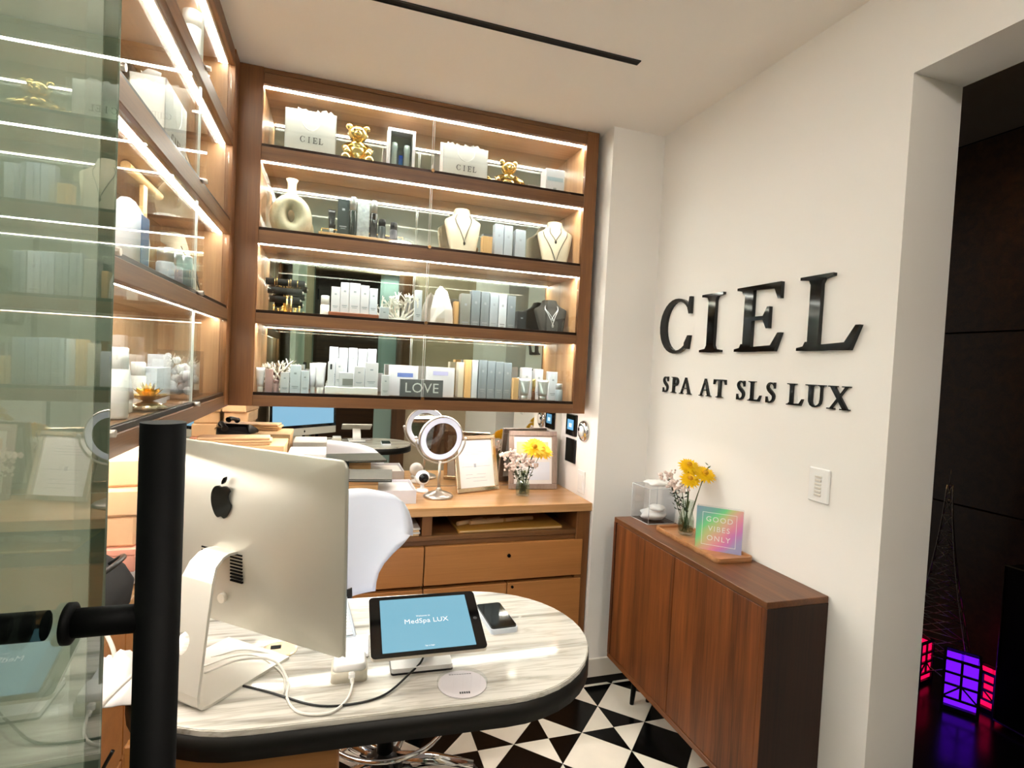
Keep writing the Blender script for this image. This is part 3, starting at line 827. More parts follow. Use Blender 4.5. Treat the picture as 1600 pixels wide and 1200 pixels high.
MB().loft([[(x, y + .022, .013) for x, y in rrect(.072, .020, .006, 4)], [(x, y + .004, .06) for x, y in rrect(.068, .020, .006, 4)], [(x, y - .050, .106) for x, y in rrect(.066, .022, .006, 4)]]).build('neck', 'whitegloss', ts)

# phone
ph = thing('smartphone', 'black smartphone lying in a pale blue battery case', 'phone', (.3973, 1.2513, TZ), RAD(2))
MB().prism(rrect(.076, .158, .010, 5), 0, .013).build('battery_case', 'bluewhite', ph)
MB().prism(rrect(.072, .150, .009, 5), .013, .0165).build('body', 'blackplastic', ph)
MB().prism(rrect(.070, .148, .008, 5), .0165, .0168).build('screen', 'blackglass', ph)

# acrylic disc
ds = thing('acrylic_disc', 'clear acrylic disc with pale printed face at the desk edge', 'disc sign', (.2597, 1.0079, TZ), RAD(-6))
MB().lathe([(0, 0), (.0545, 0), (.056, .002), (.056, .008), (.0545, .010), (0, .010)], n=48, smooth=False).build('disc', 'acrylic', ds)
MB().lathe([(.0, .0005), (.0535, .0005), (.0535, .002), (0, .002)], n=48, smooth=False).build('printed_face', mat('pale_pink_face', 'd9cfd2', .4), ds)
pr = MB()
for k in range(9):
    pr.box(-.026 + .0058 * k, -.022 + .0058 * k, .0365, .0382, .0021, .0024)
for k in range(5):
    pr.box(-.010 + .0048 * k, -.0065 + .0048 * k, -.038, -.031, .0021, .0024)
pr.build('print', 'ink', ds)

# cables on the desk
def cable(name, label, pts, r, m, group='cables on the marble desk', k=8):
    o = MB().tube(spline(pts, k), r, 8).build(name, m)
    return tag(o, label, 'cable', group)
cable('cable', 'thin black cable running across the marble from computer to tablet', [(-0.1548, 1.1051, 0.8420), (-0.0860, 1.0595, 0.8420), (-0.0086, 1.0019, 0.8420), (0.0516, 0.9890, 0.8420), (0.1118, 1.0028, 0.8420), (0.1634, 1.0535, 0.8454), (0.1961, 1.0853, 0.8583), (0.2064, 1.1266, 0.8910)], 0.0021, 'blackplastic')
cable('cable', 'white cable looping over the marble to the card reader plug', [(-0.2064, 1.1438, 0.8463), (-0.1462, 1.1481, 0.8618), (-0.0860, 1.1352, 0.8600), (-0.0559, 1.0879, 0.8424), (-0.0533, 1.0320, 0.8424), (-0.0301, 0.9847, 0.8424), (0.0172, 0.9718, 0.8424), (0.0473, 1.0019, 0.8424), (0.0585, 1.0423, 0.8463), (0.0593, 1.0509, 0.8540)], 0.0024, 'cablew')
cable('cable', 'middle white cable arching low beside the computer foot', [(-0.2150, 1.1696, 0.8446), (-0.1634, 1.1799, 0.8532), (-0.1204, 1.1696, 0.8549), (-0.0860, 1.1481, 0.8422), (-0.0645, 1.1051, 0.8422), (-0.0602, 1.0492, 0.8422)], 0.0015, 'cablew')
cable('cable', 'white cable running behind the foot towards the grommet', [(-0.2064, 1.2040, 0.8437), (-0.1548, 1.2143, 0.8480), (-0.1032, 1.1971, 0.8446), (-0.0903, 1.1782, 0.8420)], 0.0015, 'cablew')
cable('power_cable', 'white power cable passing through the round hole of the computer stand', [(-0.3698, 1.0320, 0.8050), (-0.3311, 1.0234, 0.8721), (-0.2967, 1.0535, 0.9039), (-0.2709, 1.0836, 0.9237), (-0.2322, 1.1352, 0.9426), (-0.2090, 1.1696, 0.9675)], 0.0030, 'cablew')
cable('cable', 'black cable hanging over the left end of the desk', [(-.312, 1.02, .80), (-.328, 1.015, .76), (-.340, 1.01, .68), (-.343, 1.01, .56), (-.341, 1.01, .35), (-.341, 1.01, .02)], .003, 'blackplastic')
cable('cable', 'white cable arching up over the black bag behind the door pull', [(-.50, 1.30, .90), (-.45, 1.26, .925), (-.405, 1.23, .918), (-.375, 1.205, .885), (-.362, 1.19, .85)], .004, 'cablew')
wb = MB()
random.seed(3)
vs = []; fs = []; nx, ny = 14, 12
for j in range(ny + 1):
    for i in range(nx + 1):
        u, w = i / nx, j / ny
        vs.append((-.404 + .099 * u + .010 * sin(5 * w), 1.075 + .172 * w, .8425 + .034 * sin(pi * u) * sin(pi * w) * (1 + .35 * sin(9 * u + 4 * w)) + .009 * sin(17 * u) * sin(13 * w)))
for j in range(ny):
    for i in range(nx):
        a = j * (nx + 1) + i; fs.append((a, a + 1, a + nx + 2, a + nx + 1))
wb.add(vs, fs, True)
cl = wb.build('cloth', 'tissue'); sm = cl.modifiers.new('thickness', 'SOLIDIFY'); sm.thickness = .003
tag(cl, 'crumpled white cloth on the left end of the desk', 'cloth')

for o in (pc, kb, pd, cr, tb, ts, ph, ds):
    o.scale = (DS, DS, DS)

# ------------------------------------------------------------------ chair behind the desk
chr_ = thing('swivel_chair', 'white shell swivel chair with chrome star base behind the desk', 'chair', (.22, 1.86, 0), RAD(40))
rings = []
cw = [.10, .105, .115, .135, .165, .20, .225, .236, .238, .235, .228, .215, .185]
for k in range(13):
    t = k / 12; z = .60 + .375 * t
    w = cw[k]
    r_ = []
    for i in range(17):
        a = -1 + 2 * i / 16
        r_.append((w * a, .205 + .05 * t - .11 * abs(a) ** 2.2 * (w / .238) ** 1.5, z - .035 * abs(a) ** 3 * (t > .5)))
    for i in range(16, -1, -1):
        a = -1 + 2 * i / 16
        r_.append((w * a * .985, .219 + .05 * t - .11 * abs(a) ** 2.2 * (w / .238) ** 1.5, z - .035 * abs(a) ** 3 * (t > .5)))
    rings.append(r_)
MB().loft(rings).build('backrest', 'shell', chr_)
MB().loft([[(x, y - .01, .455 - .02 * (abs(x) > .15)) for x, y in rrect(.44, .44, .10, 8)], [(x, y - .01, .485) for x, y in rrect(.47, .46, .10, 8)], [(x * .95, y * .95 - .01, .51) for x, y in rrect(.47, .46, .10, 8)]]).build('seat', 'shell', chr_)
MB().tube(spline([(0, .0, .44), (0, .15, .445), (0, .205, .50), (0, .222, .63)], 6), [.022] * 19, 10).build('back_bracket', 'blackplastic', chr_)
MB().tube([(0, 0, .10), (0, 0, .44)], .028, 16).lathe([(.06, .07), (.06, .11), (.03, .13)], n=20).build('gas_column', 'blackplastic', chr_)
MB().tube([(.20 * cos(2 * pi * i / 40), .20 * sin(2 * pi * i / 40), .235) for i in range(40)], .008, 8, closed=True).tube([(-.20, 0, .235), (.20, 0, .235)], .006, 8).build('foot_ring', 'chrome', chr_)
for k in range(5):
    a = RAD(20 + 72 * k)
    lg = MB().tube([(0, 0, .098), (.16 * cos(a), .16 * sin(a), .094), (.30 * cos(a), .30 * sin(a), .070)], [.028, .024, .017], 10).build('leg', 'chrome', chr_)
    MB().tube([(.30 * cos(a) - .022 * sin(a), .30 * sin(a) + .022 * cos(a), .0275), (.30 * cos(a) + .022 * sin(a), .30 * sin(a) - .022 * cos(a), .0275)], .027, 16).tube([(.30 * cos(a), .30 * sin(a), .03), (.30 * cos(a), .30 * sin(a), .07)], .010, 8).build('caster', 'blackplastic', lg)

# ------------------------------------------------------------------ goods on the shelves
def A(o, label, cat, group=None): return tag(o, label, cat, group)
ZR = [r[0] for r in ROWS]
def card_box(name, label, x0, x1, h, y, d, row, m, cat='box', band=None, group=None, z=None, rz=0.0, lid=False, mark=True):
    """a printed carton standing on a shelf: body, lid seam and printed band"""
    zb = ZR[row] if z is None else z; w = x1 - x0
    t = thing(name, label, cat, ((x0 + x1) / 2, y, zb), rz, group)
    if lid:
        MB().box(-w / 2, w / 2, -d / 2, d / 2, 0, h * .70, .001).build('body', m, t)
        MB().box(-w / 2 - .0006, w / 2 + .0006, -d / 2 - .0006, d / 2 + .0006, h * .705, h, .001).build('lid', m, t)
    else:
        MB().box(-w / 2, w / 2, -d / 2, d / 2, 0, h, .001).build('body', m, t)
    if mark:
        p = MB()
        p.box(-w * .30, w * .30, -d / 2 - .0004, -d / 2, h * .22, h * .25).box(-w * .22, w * .22, -d / 2 - .0004, -d / 2, h * .17, h * .19)
        p.box(-w * .12, w * .12, -d / 2 - .0004, -d / 2, h * .68, h * .74)
        p.build('printed_lines', band or 'print', t)
    return t
def bottle(name, label, x, y, r, h, row, m, capm, cat='bottle', cap=.3, z=None, group=None):
    t = thing(name, label, cat, (x, y, ZR[row] if z is None else z), 0, group)
    hb = h * (1 - cap)
    MB().lathe([(r * .9, 0), (r, .004), (r, hb - .004), (r * .85, hb)], n=20).build('body', m, t)
    MB().lathe([(r * .92, hb), (r * .92, h - .003), (r * .8, h), (0, h)], n=20).build('cap', capm, t)
    return t
def tube_(name, label, x, y, w, h, row, m, capm, cat='tube', z=None, group=None, flip=True, rz=0.0):
    """squeeze tube standing on its cap: round at the cap, flat crimp on top"""
    t = thing(name, label, cat, (x, y, ZR[row] if z is None else z), rz, group)
    n = 20; rs = []
    for k in range(6):
        u = k / 5; a = w * .36 + (w * .5 - w * .36) * u; b = w * .36 * (1 - u) + .0012
        rs.append([(a * cos(2 * pi * i / n), b * sin(2 * pi * i / n), h * .22 + h * .78 * u) for i in range(n)])
    MB().loft(rs).build('body', m, t)
    MB().lathe([(w * .30, 0), (w * .33, .002), (w * .33, h * .21), (w * .30, h * .22)], n=20).build('cap', capm, t)
    return t
def gift_bag(label, x0, x1, h, y, row, rz=0.0, tissue=True, loc=None, d=.085, flare=0.0):
    w = x1 - x0
    t = thing('paper_bag', label, 'bag', loc or ((x0 + x1) / 2, y, ZR[row]), rz)
    b = MB(); th = .0015; q = d / 2
    b.box(-w / 2, w / 2, -q, -q + th, 0, h).box(-w / 2, w / 2, q - th, q, 0, h + flare)
    b.box(-w / 2, -w / 2 + th, -q, q, 0, h).box(w / 2 - th, w / 2, -q, q, 0, h).box(-w / 2, w / 2, -q, q, 0, th)
    b.build('body', 'paper', t)
    lt_ = MB()
    for ch_, u in zip('CIEL', (-.20, -.05, .045, .16)):
        put_glyph(lt_, ch_, u * w, u * w + .075 * w * (1.2 if ch_ != 'I' else .6), h * .36, h * .36 + .024, lambda a, b_, e: (a, -q - e, b_), .0001, .0006)
    lt_.build('lettering', 'ink', t)
    hn = spline([(-w * .20, -q - .002, h * .97), (-w * .16, -q - .004, h * .72), (0, -q - .005, h * .60), (w * .16, -q - .004, h * .72), (w * .20, -q - .002, h * .97)], 6)
    MB().tube(hn, .0016, 6).build('handle', 'tissue', t)
    if tissue:
        rnd = random.Random(int(w * 1e4) + row); ti = MB()
        for k in range(9):
            cx = -w * .38 + w * .76 * k / 8; r0 = .016 + .010 * rnd.random()
            vs = [(cx, 0, h - .04)]; n = 8
            for i in range(n):
                a = 2 * pi * i / n
                vs.append((cx + r0 * cos(a) * 1.1, r0 * sin(a), h + .004 + .018 * rnd.random()))
            ti.add(vs, [(0, 1 + i, 1 + (i + 1) % n) for i in range(n)], True)
        ti.build('tissue', 'tissue', t)
    return t
def bear(label, x, y, h, row, sit=True, rz=0.0):
    t = thing('bear_figurine', label, 'figurine', (x, y, ZR[row]), rz, 'gold bear figurines')
    k = h / .20; b = MB()
    def B(c, *r): b.ball([v * k for v in c], *[v * k for v in r], n=16, m=10)
    if sit:
        B((0, .005, .065), .042, .038, .052); B((0, 0, .098), .034, .03, .03)
        for s_ in (-1, 1):
            B((s_ * .040, -.035, .020), .022, .034, .020); B((s_ * .046, -.066, .026), .019, .012, .022)
            b.tube([(s_ * .030 * k, -.004 * k, .098 * k), (s_ * .050 * k, -.026 * k, .080 * k), (s_ * .040 * k, -.050 * k, .060 * k)], [.016 * k, .014 * k, .013 * k], 10)
            B((s_ * .040, -.052, .058), .014)
    else:
        B((0, .01, .045), .050, .042, .040); B((0, -.004, .076), .036, .03, .026)
        for s_ in (-1, 1):
            B((s_ * .060, -.020, .026), .034, .026, .026); B((s_ * .070, -.050, .018), .022, .018, .016)
            b.tube([(s_ * .030 * k, -.01 * k, .080 * k), (s_ * .062 * k, -.02 * k, .062 * k), (s_ * .062 * k, -.05 * k, .040 * k)], [.015 * k, .014 * k, .013 * k], 10)
    b.build('body', 'gold', t)
    z0 = .150 if sit else .128
    hd_ = MB()
    hd_.ball((0, -.006 * k, z0 * k), .040 * k, .035 * k, .034 * k, 18, 12)
    hd_.ball((0, -.036 * k, (z0 - .010) * k), .017 * k, .014 * k, .013 * k, 12, 8)
    for s_ in (-1, 1):
        hd_.ball((s_ * .034 * k, 0, (z0 + .028) * k), .015 * k, .008 * k, .015 * k, 12, 8)
    hd_.build('head', 'gold', t)
    fc = MB()
    for s_ in (-1, 1):
        fc.ball((s_ * .015 * k, -.038 * k, (z0 + .006) * k), .004 * k, n=8, m=6)
    fc.ball((0, -.050 * k, (z0 - .005) * k), .005 * k, .003 * k, .0035 * k, 8, 6)
    fc.build('face', 'brass', t)
    return t
def bust(label, x, y, w, h, row, m, chains, rz=0.0, group='necklace busts', z=None, chain_m='chain'):
    t = thing('necklace_bust', label, 'bust', (x, y, ZR[row] if z is None else z), rz, group)
    lv_ = [(0, .30, .04), (.15, .335, .06), (.35, .395, .085), (.55, .455, .10), (.68, .492, .105), (.735, .50, .10), (.765, .47, .105), (.80, .385, .115), (.84, .305, .125), (.89, .245, .13), (.94, .215, .13), (.985, .205, .13), (1.0, .195, .12)]
    rs = []; n = 13
    def front(zf, a):
        for i in range(len(lv_) - 1):
            if lv_[i][0] <= zf <= lv_[i + 1][0]:
                u = (zf - lv_[i][0]) / (lv_[i + 1][0] - lv_[i][0]); ww = lv_[i][1] + u * (lv_[i + 1][1] - lv_[i][1]); dd_ = lv_[i][2] + u * (lv_[i + 1][2] - lv_[i][2]); break
        return (ww * w * a, .05 * zf - dd_ * w * (1 - abs(a) ** 2.6) - .03 * (1 - zf), zf * h)
    for zf, ww, dd_ in lv_:
        r_ = [front(zf, -1 + 2 * i / (n - 1)) for i in range(n)]
        r_ += [(p[0] * .96, .05 * zf + .022 + .02 * (zf > .8), p[2]) for p in reversed(r_)]
        rs.append(r_)
    MB().loft(rs).build('form', m, t)
    MB().box(-w * .28, w * .28, .0, .045, 0, .006, .001).build('easel_foot', m, t)
    for ztop, ztip, spread in chains:
        pts = []
        for i in range(15):
            u = -1 + i / 7
            zf = ztip + (ztop - ztip) * abs(u) ** 1.1
            p = front(zf, u * spread * (abs(u) * .3 + .7)); pts.append((p[0], p[1] - .0025, p[2]))
        ck = MB().tube(pts, .0017, 6).build('necklace', chain_m, t)
        p = pts[7]
        MB().ball((p[0], p[1] - .002, p[2] - .006), .0055, .0025, .0080, 10, 8).build('pendant', chain_m, ck)
    return t
def coral(label, x, y, w, h, row, seed, z=None):
    t = thing('coral_ornament', label, 'ornament', (x, y, ZR[row] if z is None else z), 0)
    rnd = random.Random(seed); b = MB()
    def grow(p, d, l, r, dep):
        q = p + d * l
        q.x = max(-w / 2, min(w / 2, q.x)); q.y = max(-.045, min(.045, q.y)); q.z = min(q.z, h - .004)
        b.tube([p, (p + q) / 2 + Vector((rnd.uniform(-1, 1), rnd.uniform(-1, 1), 0)) * r * .4, q], [r, r * .85, r * .62], 6)
        if dep == 0:
            b.ball(q, r * .75, n=6, m=4); return
        for _ in range(2 + (rnd.random() < .55)):
            e = (d + Vector((rnd.uniform(-.9, .9), rnd.uniform(-.7, .5), rnd.uniform(-.25, .6)))).normalized()
            grow(q, e, l * rnd.uniform(.62, .85), r * .74, dep - 1)
    for k in range(7):
        a = -1 + 2 * k / 6
        grow(Vector((a * w * .14, rnd.uniform(-.01, .01), .006)), Vector((a * .9, rnd.uniform(-.5, .3), 1.0 - .35 * abs(a))).normalized(), h * .33, .0062, 3)
    b.build('branches', 'coral', t)
    MB().lathe([(w * .22, 0), (w * .26, .006), (w * .20, .014), (0, .016)], n=16, sy=.5).build('foot', 'coral', t)
    return t

# --- back cabinet, top row
gift_bag('white paper gift bag with handles in the upper left corner of the back cabinet', -.215, -.020, .198, 2.46, 0)
bear('gold bear figurine sitting upright beside the upper left gift bag', .067, 2.46, .205, 0)
kt = thing('device_kit', 'white window box showing two pale wands and a blue-green tube', 'box', (.246, 2.455, ZR[0]), 0)
fb = MB().box(-.058, -.046, -.03, .03, 0, .195).box(.046, .058, -.03, .03, 0, .195).box(-.046, .046, -.03, .03, .182, .195).box(-.046, .046, -.03, .03, 0, .012)
fb.build('carton_frame', 'whitebox', kt)
MB().box(-.046, .046, .024, .03, .012, .182).build('inner_tray', 'greywarm', kt)
for x, h_ in ((-.027, .13), (.026, .125)):
    MB().lathe([(.010, 0), (.0125, .004), (.012, h_ * .75), (.015, h_ * .85), (.012, h_), (0, h_ + .003)], c=(x, -.002, .012), n=16).build('wand', 'whitegloss', kt)
MB().box(-.0085, .0085, -.012, .006, .012, .092, .002).build('tube', 'bluegrad', kt)
MB().box(-.046, .046, -.0298, -.0290, .012, .182).build('window', 'glass', kt)
gift_bag('open white paper gift bag stuffed with tissue near the top middle', .424, .625, .165, 2.46, 0, flare=.035)
bear('crouching gold bear figurine between the right gift bag and small white box', .733, 2.455, .180, 0, sit=False)
bx = card_box('carton', 'white carton with pale blue band at the right end of the top row', .905, .998, .135, 2.455, .07, 0, 'whitebox', band='print', mark=False)
MB().box(-.040, .040, -.0355, -.035, .080, .098).build('printed_band', mat('pale_blue_band', 'a9bac6', .5), bx)
MB().box(-.008, .008, -.0355, -.035, .040, .050).build('printed_mark', 'print', bx)

# --- second row
dv = thing('donut_vase', 'cream ceramic vase with a hole through its round body', 'vase', (-.182, 2.455, ZR[1]), RAD(8))
vs = []; fs = []; n, m_ = 48, 18
for i in range(n):
    a = 2 * pi * i / n; ca, sa = cos(a), sin(a)
    cx, cz = .047 * ca, .096 + .060 * sa; rt = .034 + .004 * (-sa)
    nv = Vector((ca / .047, 0, sa / .064)).normalized()
    for j in range(m_):
        b_ = 2 * pi * j / m_
        vs.append((cx + nv.x * rt * cos(b_), .048 * sin(b_), max(0.0, cz + nv.z * rt * cos(b_))))
for i in range(n):
    for j in range(m_):
        fs.append((i * m_ + j, ((i + 1) % n) * m_ + j, ((i + 1) % n) * m_ + (j + 1) % m_, i * m_ + (j + 1) % m_))
bd = MB().add(vs, fs, True)
bd.lathe([(.040, .155), (.031, .175), (.020, .192), (.0165, .212), (.0175, .232), (.024, .246), (.022, .247), (.014, .235), (.012, .21)], n=24)
bd.build('body', 'ceramic', dv)
tr = thing('display_riser', 'low pale wooden riser tray carrying dark skincare bottles', 'riser', (.106, 2.455, ZR[1]), 0)
MB().box(-.180, .180, -.035, .045, .030, .045, .002).build('tray_top', 'tanx', tr)
for x in (-.174, .174):
    MB().box(x - .006, x + .006, -.035, .045, 0, .030, .001).build('leg', 'tanx', tr)
MB().tube([(-.170, .043, .075), (.170, .043, .075)], .0025, 6).tube([(-.170, .043, .045), (-.170, .043, .075)], .0025, 6).tube([(.170, .043, .045), (.170, .043, .075)], .0025, 6).build('gallery_rail', 'gold', tr)
zr = ZR[1] + .045
gd = 'dark skincare line on the wooden riser'
tube_('squeeze_tube', 'small black squeeze tube at the left end of the wooden riser', -.024, 2.447, .030, .100, 1, 'blackplastic', 'silver', z=zr, group=gd)
card_box('carton', 'tall dark teal carton standing left on the wooden riser', -.002, .045, .148, 2.460, .04, 1, 'darkbox', z=zr, group=gd)
bottle('pump_bottle', 'dark green bottle with silver cap between the dark and silver cartons', .060, 2.445, .0145, .162, 1, 'darkgreen', 'silver', cap=.34, z=zr, group=gd)
card_box('carton', 'silvery marbled carton in the middle of the wooden riser', .077, .127, .157, 2.460, .04, 1, mat('silver_marbled_card', 'a7adb0', .35, noise=.35, nscale=45), z=zr, group=gd)
bottle('pump_bottle', 'black bottle with silver cap right of the silvery marbled carton', .145, 2.445, .015, .158, 1, 'blackgloss', 'silver', cap=.33, z=zr, group=gd)
bottle('jar', 'squat dark grey jar on the right part of the wooden riser', .180, 2.447, .0165, .085, 1, 'darkbox', 'blackplastic', 'jar', cap=.35, z=zr, group=gd)
bottle('jar', 'small dark jar alone at the right end of the wooden riser', .230, 2.447, .0165, .078, 1, mat('dark_plum_jar', '33303a', .3), 'blackplastic', 'jar', cap=.4, z=zr, group=gd)
bust('cream necklace bust with a long pendant in the middle of the second row', .540, 2.460, .165, .238, 1, 'linen', [(.86, .32, .62)])
card_box('carton', 'small tan carton right of the cream bust with long pendant', .622, .668, .112, 2.450, .035, 1, 'tan', mark=False)
gb = 'blue-grey cartons in the second row'
card_box('carton', 'blue-grey carton standing next to the small tan carton', .684, .726, .180, 2.475, .04, 1, 'greylight', group=gb)
card_box('carton', 'middle blue-grey carton of the three in the second row', .729, .770, .178, 2.475, .04, 1, 'greylight', group=gb)
card_box('carton', 'blue-grey carton set slightly apart, nearest the bust with two necklaces', .784, .833, .166, 2.475, .045, 1, 'greylight', group=gb)
bust('cream necklace bust with two necklaces at the right end of the second row', .985, 2.458, .168, .235, 1, 'linen', [(.86, .58, .55), (.78, .12, .80)], RAD(-12))

# --- third row
bh = thing('bracelet_stand', 'black bracelet stand with stacked rolls and gold bangles', 'jewellery stand', (-.195, 2.475, ZR[2]), RAD(4))
MB().box(-.065, .065, -.03, .03, 0, .008, .001).build('base', 'gold', bh)
MB().tube([(0, .015, .008), (0, .015, .165)], .006, 10).build('post', 'gold', bh)
for z, l in ((.150, .075), (.115, .066), (.080, .058)):
    rl = MB().tube([(-l, 0, z), (l, 0, z)], .014, 16).build('roll', 'velvet', bh)
    for x in (-l - .001, l + .001):
        MB().ball((x, 0, z), .005, n=8, m=6).build('end_knob', 'steel', rl)
bg = MB()
for k, x in enumerate((-.04, -.032, .012, .02, .046)):
    bg.tube([(x, .017 * cos(q), .148 + .004 * (k % 2) + .0175 * sin(q)) for q in [2 * pi * i / 20 for i in range(20)]], .0012, 5, closed=True)
bg.build('bangles', 'gold', bh)
gc = thing('gold_jewellery_rack', 'small gold jewellery rack with upright prongs below the black rolls', 'jewellery rack', (-.185, 2.425, ZR[2]), 0)
MB().box(-.055, .055, -.012, .012, 0, .012, .002).build('base', 'gold', gc)
for k in range(7):
    x = -.048 + .016 * k; hh = (.05, .035, .045, .085, .088, .04, .05)[k]
    MB().tube([(x, 0, .012), (x + .002, 0, hh)], .0035, 8).ball((x + .002, 0, hh), .005, n=8, m=6).build('prong', 'gold', gc)
bottle('bottle', 'small white bottle between the bracelet stand and the wooden riser', -.037, 2.450, .019, .108, 2, 'whitegloss', 'whitegloss', cap=.35)
rs_ = thing('display_riser', 'reddish wooden riser block under a row of white cartons', 'riser', (.079, 2.450, ZR[2]), 0)
MB().box(-.102, .102, -.032, .035, 0, .042, .002).build('block', wood('reddish_wood', '7a3f24', '9c5a38', 'x', rough=.4), rs_)
zr = ZR[2] + .042
gw = 'white cartons on the reddish riser'
for lab, x0, x1, h_ in (('short white carton at the left end of the reddish riser', -.014, .021, .105), ('tall white carton second from left on the reddish riser', .023, .057, .126), ('widest white carton in the middle of the reddish riser', .059, .102, .127), ('white carton second from right on the reddish riser', .104, .139, .121), ('bluish white carton at the right end of the reddish riser', .141, .174, .112)):
    card_box('carton', lab, x0, x1, h_, 2.455, .038, 2, 'bluewhite' if 'bluish' in lab else 'whitebox', z=zr, group=gw)
card_box('carton', 'small white carton in front of the coral on the third row', .183, .221, .075, 2.418, .030, 2, 'bluewhite')
ct = thing('display_riser', 'thin white tray under the branching coral', 'riser', (.290, 2.452, ZR[2]), 0)
MB().box(-.068, .073, -.040, .045, 0, .022, .003).build('tray', 'whitegloss', ct)
coral('white branching coral on a thin white tray', .268, 2.455, .150, .142, 2, 11, z=ZR[2] + .022)
card_box('carton', 'tall slim white carton at the right end of the thin white tray', .331, .361, .140, 2.435, .032, 2, 'bluewhite', z=ZR[2] + .022)
ge = thing('quartz_rock', 'large white quartz rock with pointed top', 'rock', (.455, 2.450, ZR[2]), 0)
vs = []; fs = []; lv2 = [(0, .052), (.04, .056), (.09, .054), (.13, .042), (.165, .024), (.186, .010)]; n = 9
rnd = random.Random(5)
for z, r_ in lv2:
    for i in range(n):
        a = 2 * pi * i / n; q = r_ * (1 + .12 * rnd.uniform(-1, 1))
        vs.append((q * cos(a) - .006 * z / .18, q * .7 * sin(a), z + .008 * rnd.uniform(-1, 1) * (z > 0)))
for k in range(len(lv2) - 1):
    for i in range(n):
        j = (i + 1) % n; fs += [(k * n + i, k * n + j, (k + 1) * n + j), (k * n + i, (k + 1) * n + j, (k + 1) * n + i)]
fs += [tuple(range(n - 1, -1, -1)), tuple(range((len(lv2) - 1) * n, len(lv2) * n))]
MB().add(vs, fs).build('crystal', 'crystal', ge)
card_box('carton', 'narrow tan carton behind the quartz rock', .512, .533, .132, 2.475, .04, 2, 'tan', mark=False)
gg = 'grey cartons in the third row'
for k, (lab, x0, x1, h_, m__) in enumerate((('dark grey carton at the left end of the grey run beside the quartz', .538, .583, .168, 'greywarm'), ('first of the taller grey cartons, right of the darker short one', .587, .627, .186, 'grey'), ('second of the taller grey cartons in the third row', .631, .670, .184, 'grey'), ('pale grey carton in the middle of the taller grey cartons', .674, .712, .182, 'greylight'), ('pale bluish grey carton, fourth of the taller grey cartons', .716, .753, .180, 'bluewhite'), ('grey carton at the right end of the run, next to the black one', .757, .796, .176, 'grey'))):
    card_box('carton', lab, x0, x1, h_, 2.462, .045, 2, m__, group=gg)
card_box('carton', 'short black carton between the grey cartons and the dark bust', .800, .845, .108, 2.440, .04, 2, mat('black_card', '191b1e', .4))
bust('charcoal necklace bust with two silver pendants at the right end of the third row', .985, 2.455, .158, .180, 2, 'greyvelvet', [(.84, .50, .60), (.80, .32, .50)], RAD(-6), chain_m='silver')

# --- bottom row
coral('large white coral at the left end of the bottom row', -.200, 2.490, .150, .140, 3, 23)
g4 = 'small white cartons at the left end of the bottom row'
tube_('squeeze_tube', 'white speckled tube at the far left of the bottom row', -.271, 2.420, .034, .098, 3, 'whitebox', 'whitegloss')
card_box('carton', 'dusty rose carton in front of the coral', -.253, -.225, .092, 2.425, .028, 3, 'pinkcard', mark=False)
bottle('bottle', 'tiny rose bottle beside the dusty rose carton', -.212, 2.420, .010, .050, 3, 'pinkcard', 'pinkcard', cap=.3)
card_box('carton', 'short white carton left of the tallest pale blue carton', -.195, -.163, .083, 2.418, .03, 3, 'whitebox', group=g4)
card_box('carton', 'tallest pale blue carton in front of the coral', -.160, -.120, .112, 2.425, .035, 3, 'bluewhite', group=g4)
card_box('carton', 'short pale carton between the tall pale blue one and the white tubes', -.117, -.088, .092, 2.418, .03, 3, 'bluewhite', group=g4)
tube_('squeeze_tube', 'narrower white tube of the pair in the bottom row', -.073, 2.440, .029, .124, 3, 'whitebox', 'whitegloss')
tube_('squeeze_tube', 'wider white tube of the pair in the bottom row', -.044, 2.425, .040, .126, 3, 'whitebox', 'whitegloss')
w4 = thing('display_riser', 'white stepped riser in the middle of the bottom row', 'riser', (.082, 2.455, ZR[3]), 0)
MB().box(-.107, .107, -.045, .0, 0, .032, .003).build('lower_step', 'whitegloss', w4)
MB().box(-.105, .105, .001, .055, 0, .045, .003).build('upper_step', 'whitegloss', w4)
za, zc = ZR[3] + .032, ZR[3] + .045
g5 = 'row of tall pale blue-white cartons on the white riser'
for k, lab in enumerate(('leftmost of the five tall cartons on the white stepped riser', 'second of the five tall cartons on the white stepped riser', 'middle one of the five tall cartons on the white stepped riser', 'fourth of the five tall cartons on the white stepped riser', 'rightmost of the five tall cartons on the white stepped riser')):
    card_box('carton', lab, -.012 + .0394 * k, .0236 + .0394 * k, .152 - .002 * (k % 2), 2.482 + .002 * (k % 2), .036, 3, 'bluewhite', z=zc, group=g5)
g6 = 'small cartons on the front step of the white riser'
c1 = card_box('carton', 'narrow white carton with dark oval at the left of the front step', -.016, .010, .102, 2.432, .026, 3, 'whitebox', z=za, group=g6, mark=False)
MB().box(-.004, .004, -.0134, -.013, .070, .092, .0001).build('printed_oval', 'ink', c1)
card_box('carton', 'taller narrow white carton second from left on the front step', .014, .046, .117, 2.440, .026, 3, 'whitebox', z=za, group=g6)
c2 = card_box('carton', 'low wide white carton with a grey square on the front step', .030, .088, .060, 2.420, .018, 3, 'whitebox', z=za, group=g6, mark=False)
MB().box(-.015, .027, -.0094, -.009, .006, .034).build('printed_square', 'greywarm', c2)
card_box('carton', 'white carton right of the low one with a grey square', .090, .131, .087, 2.428, .028, 3, 'whitebox', z=za, group=g6)
card_box('carton', 'broad white carton at the right end of the front step', .134, .188, .106, 2.432, .034, 3, 'whitebox', z=za, group=g6)
card_box('carton', 'small white carton on the shelf just right of the white riser', .203, .236, .088, 2.415, .026, 3, 'whitebox')
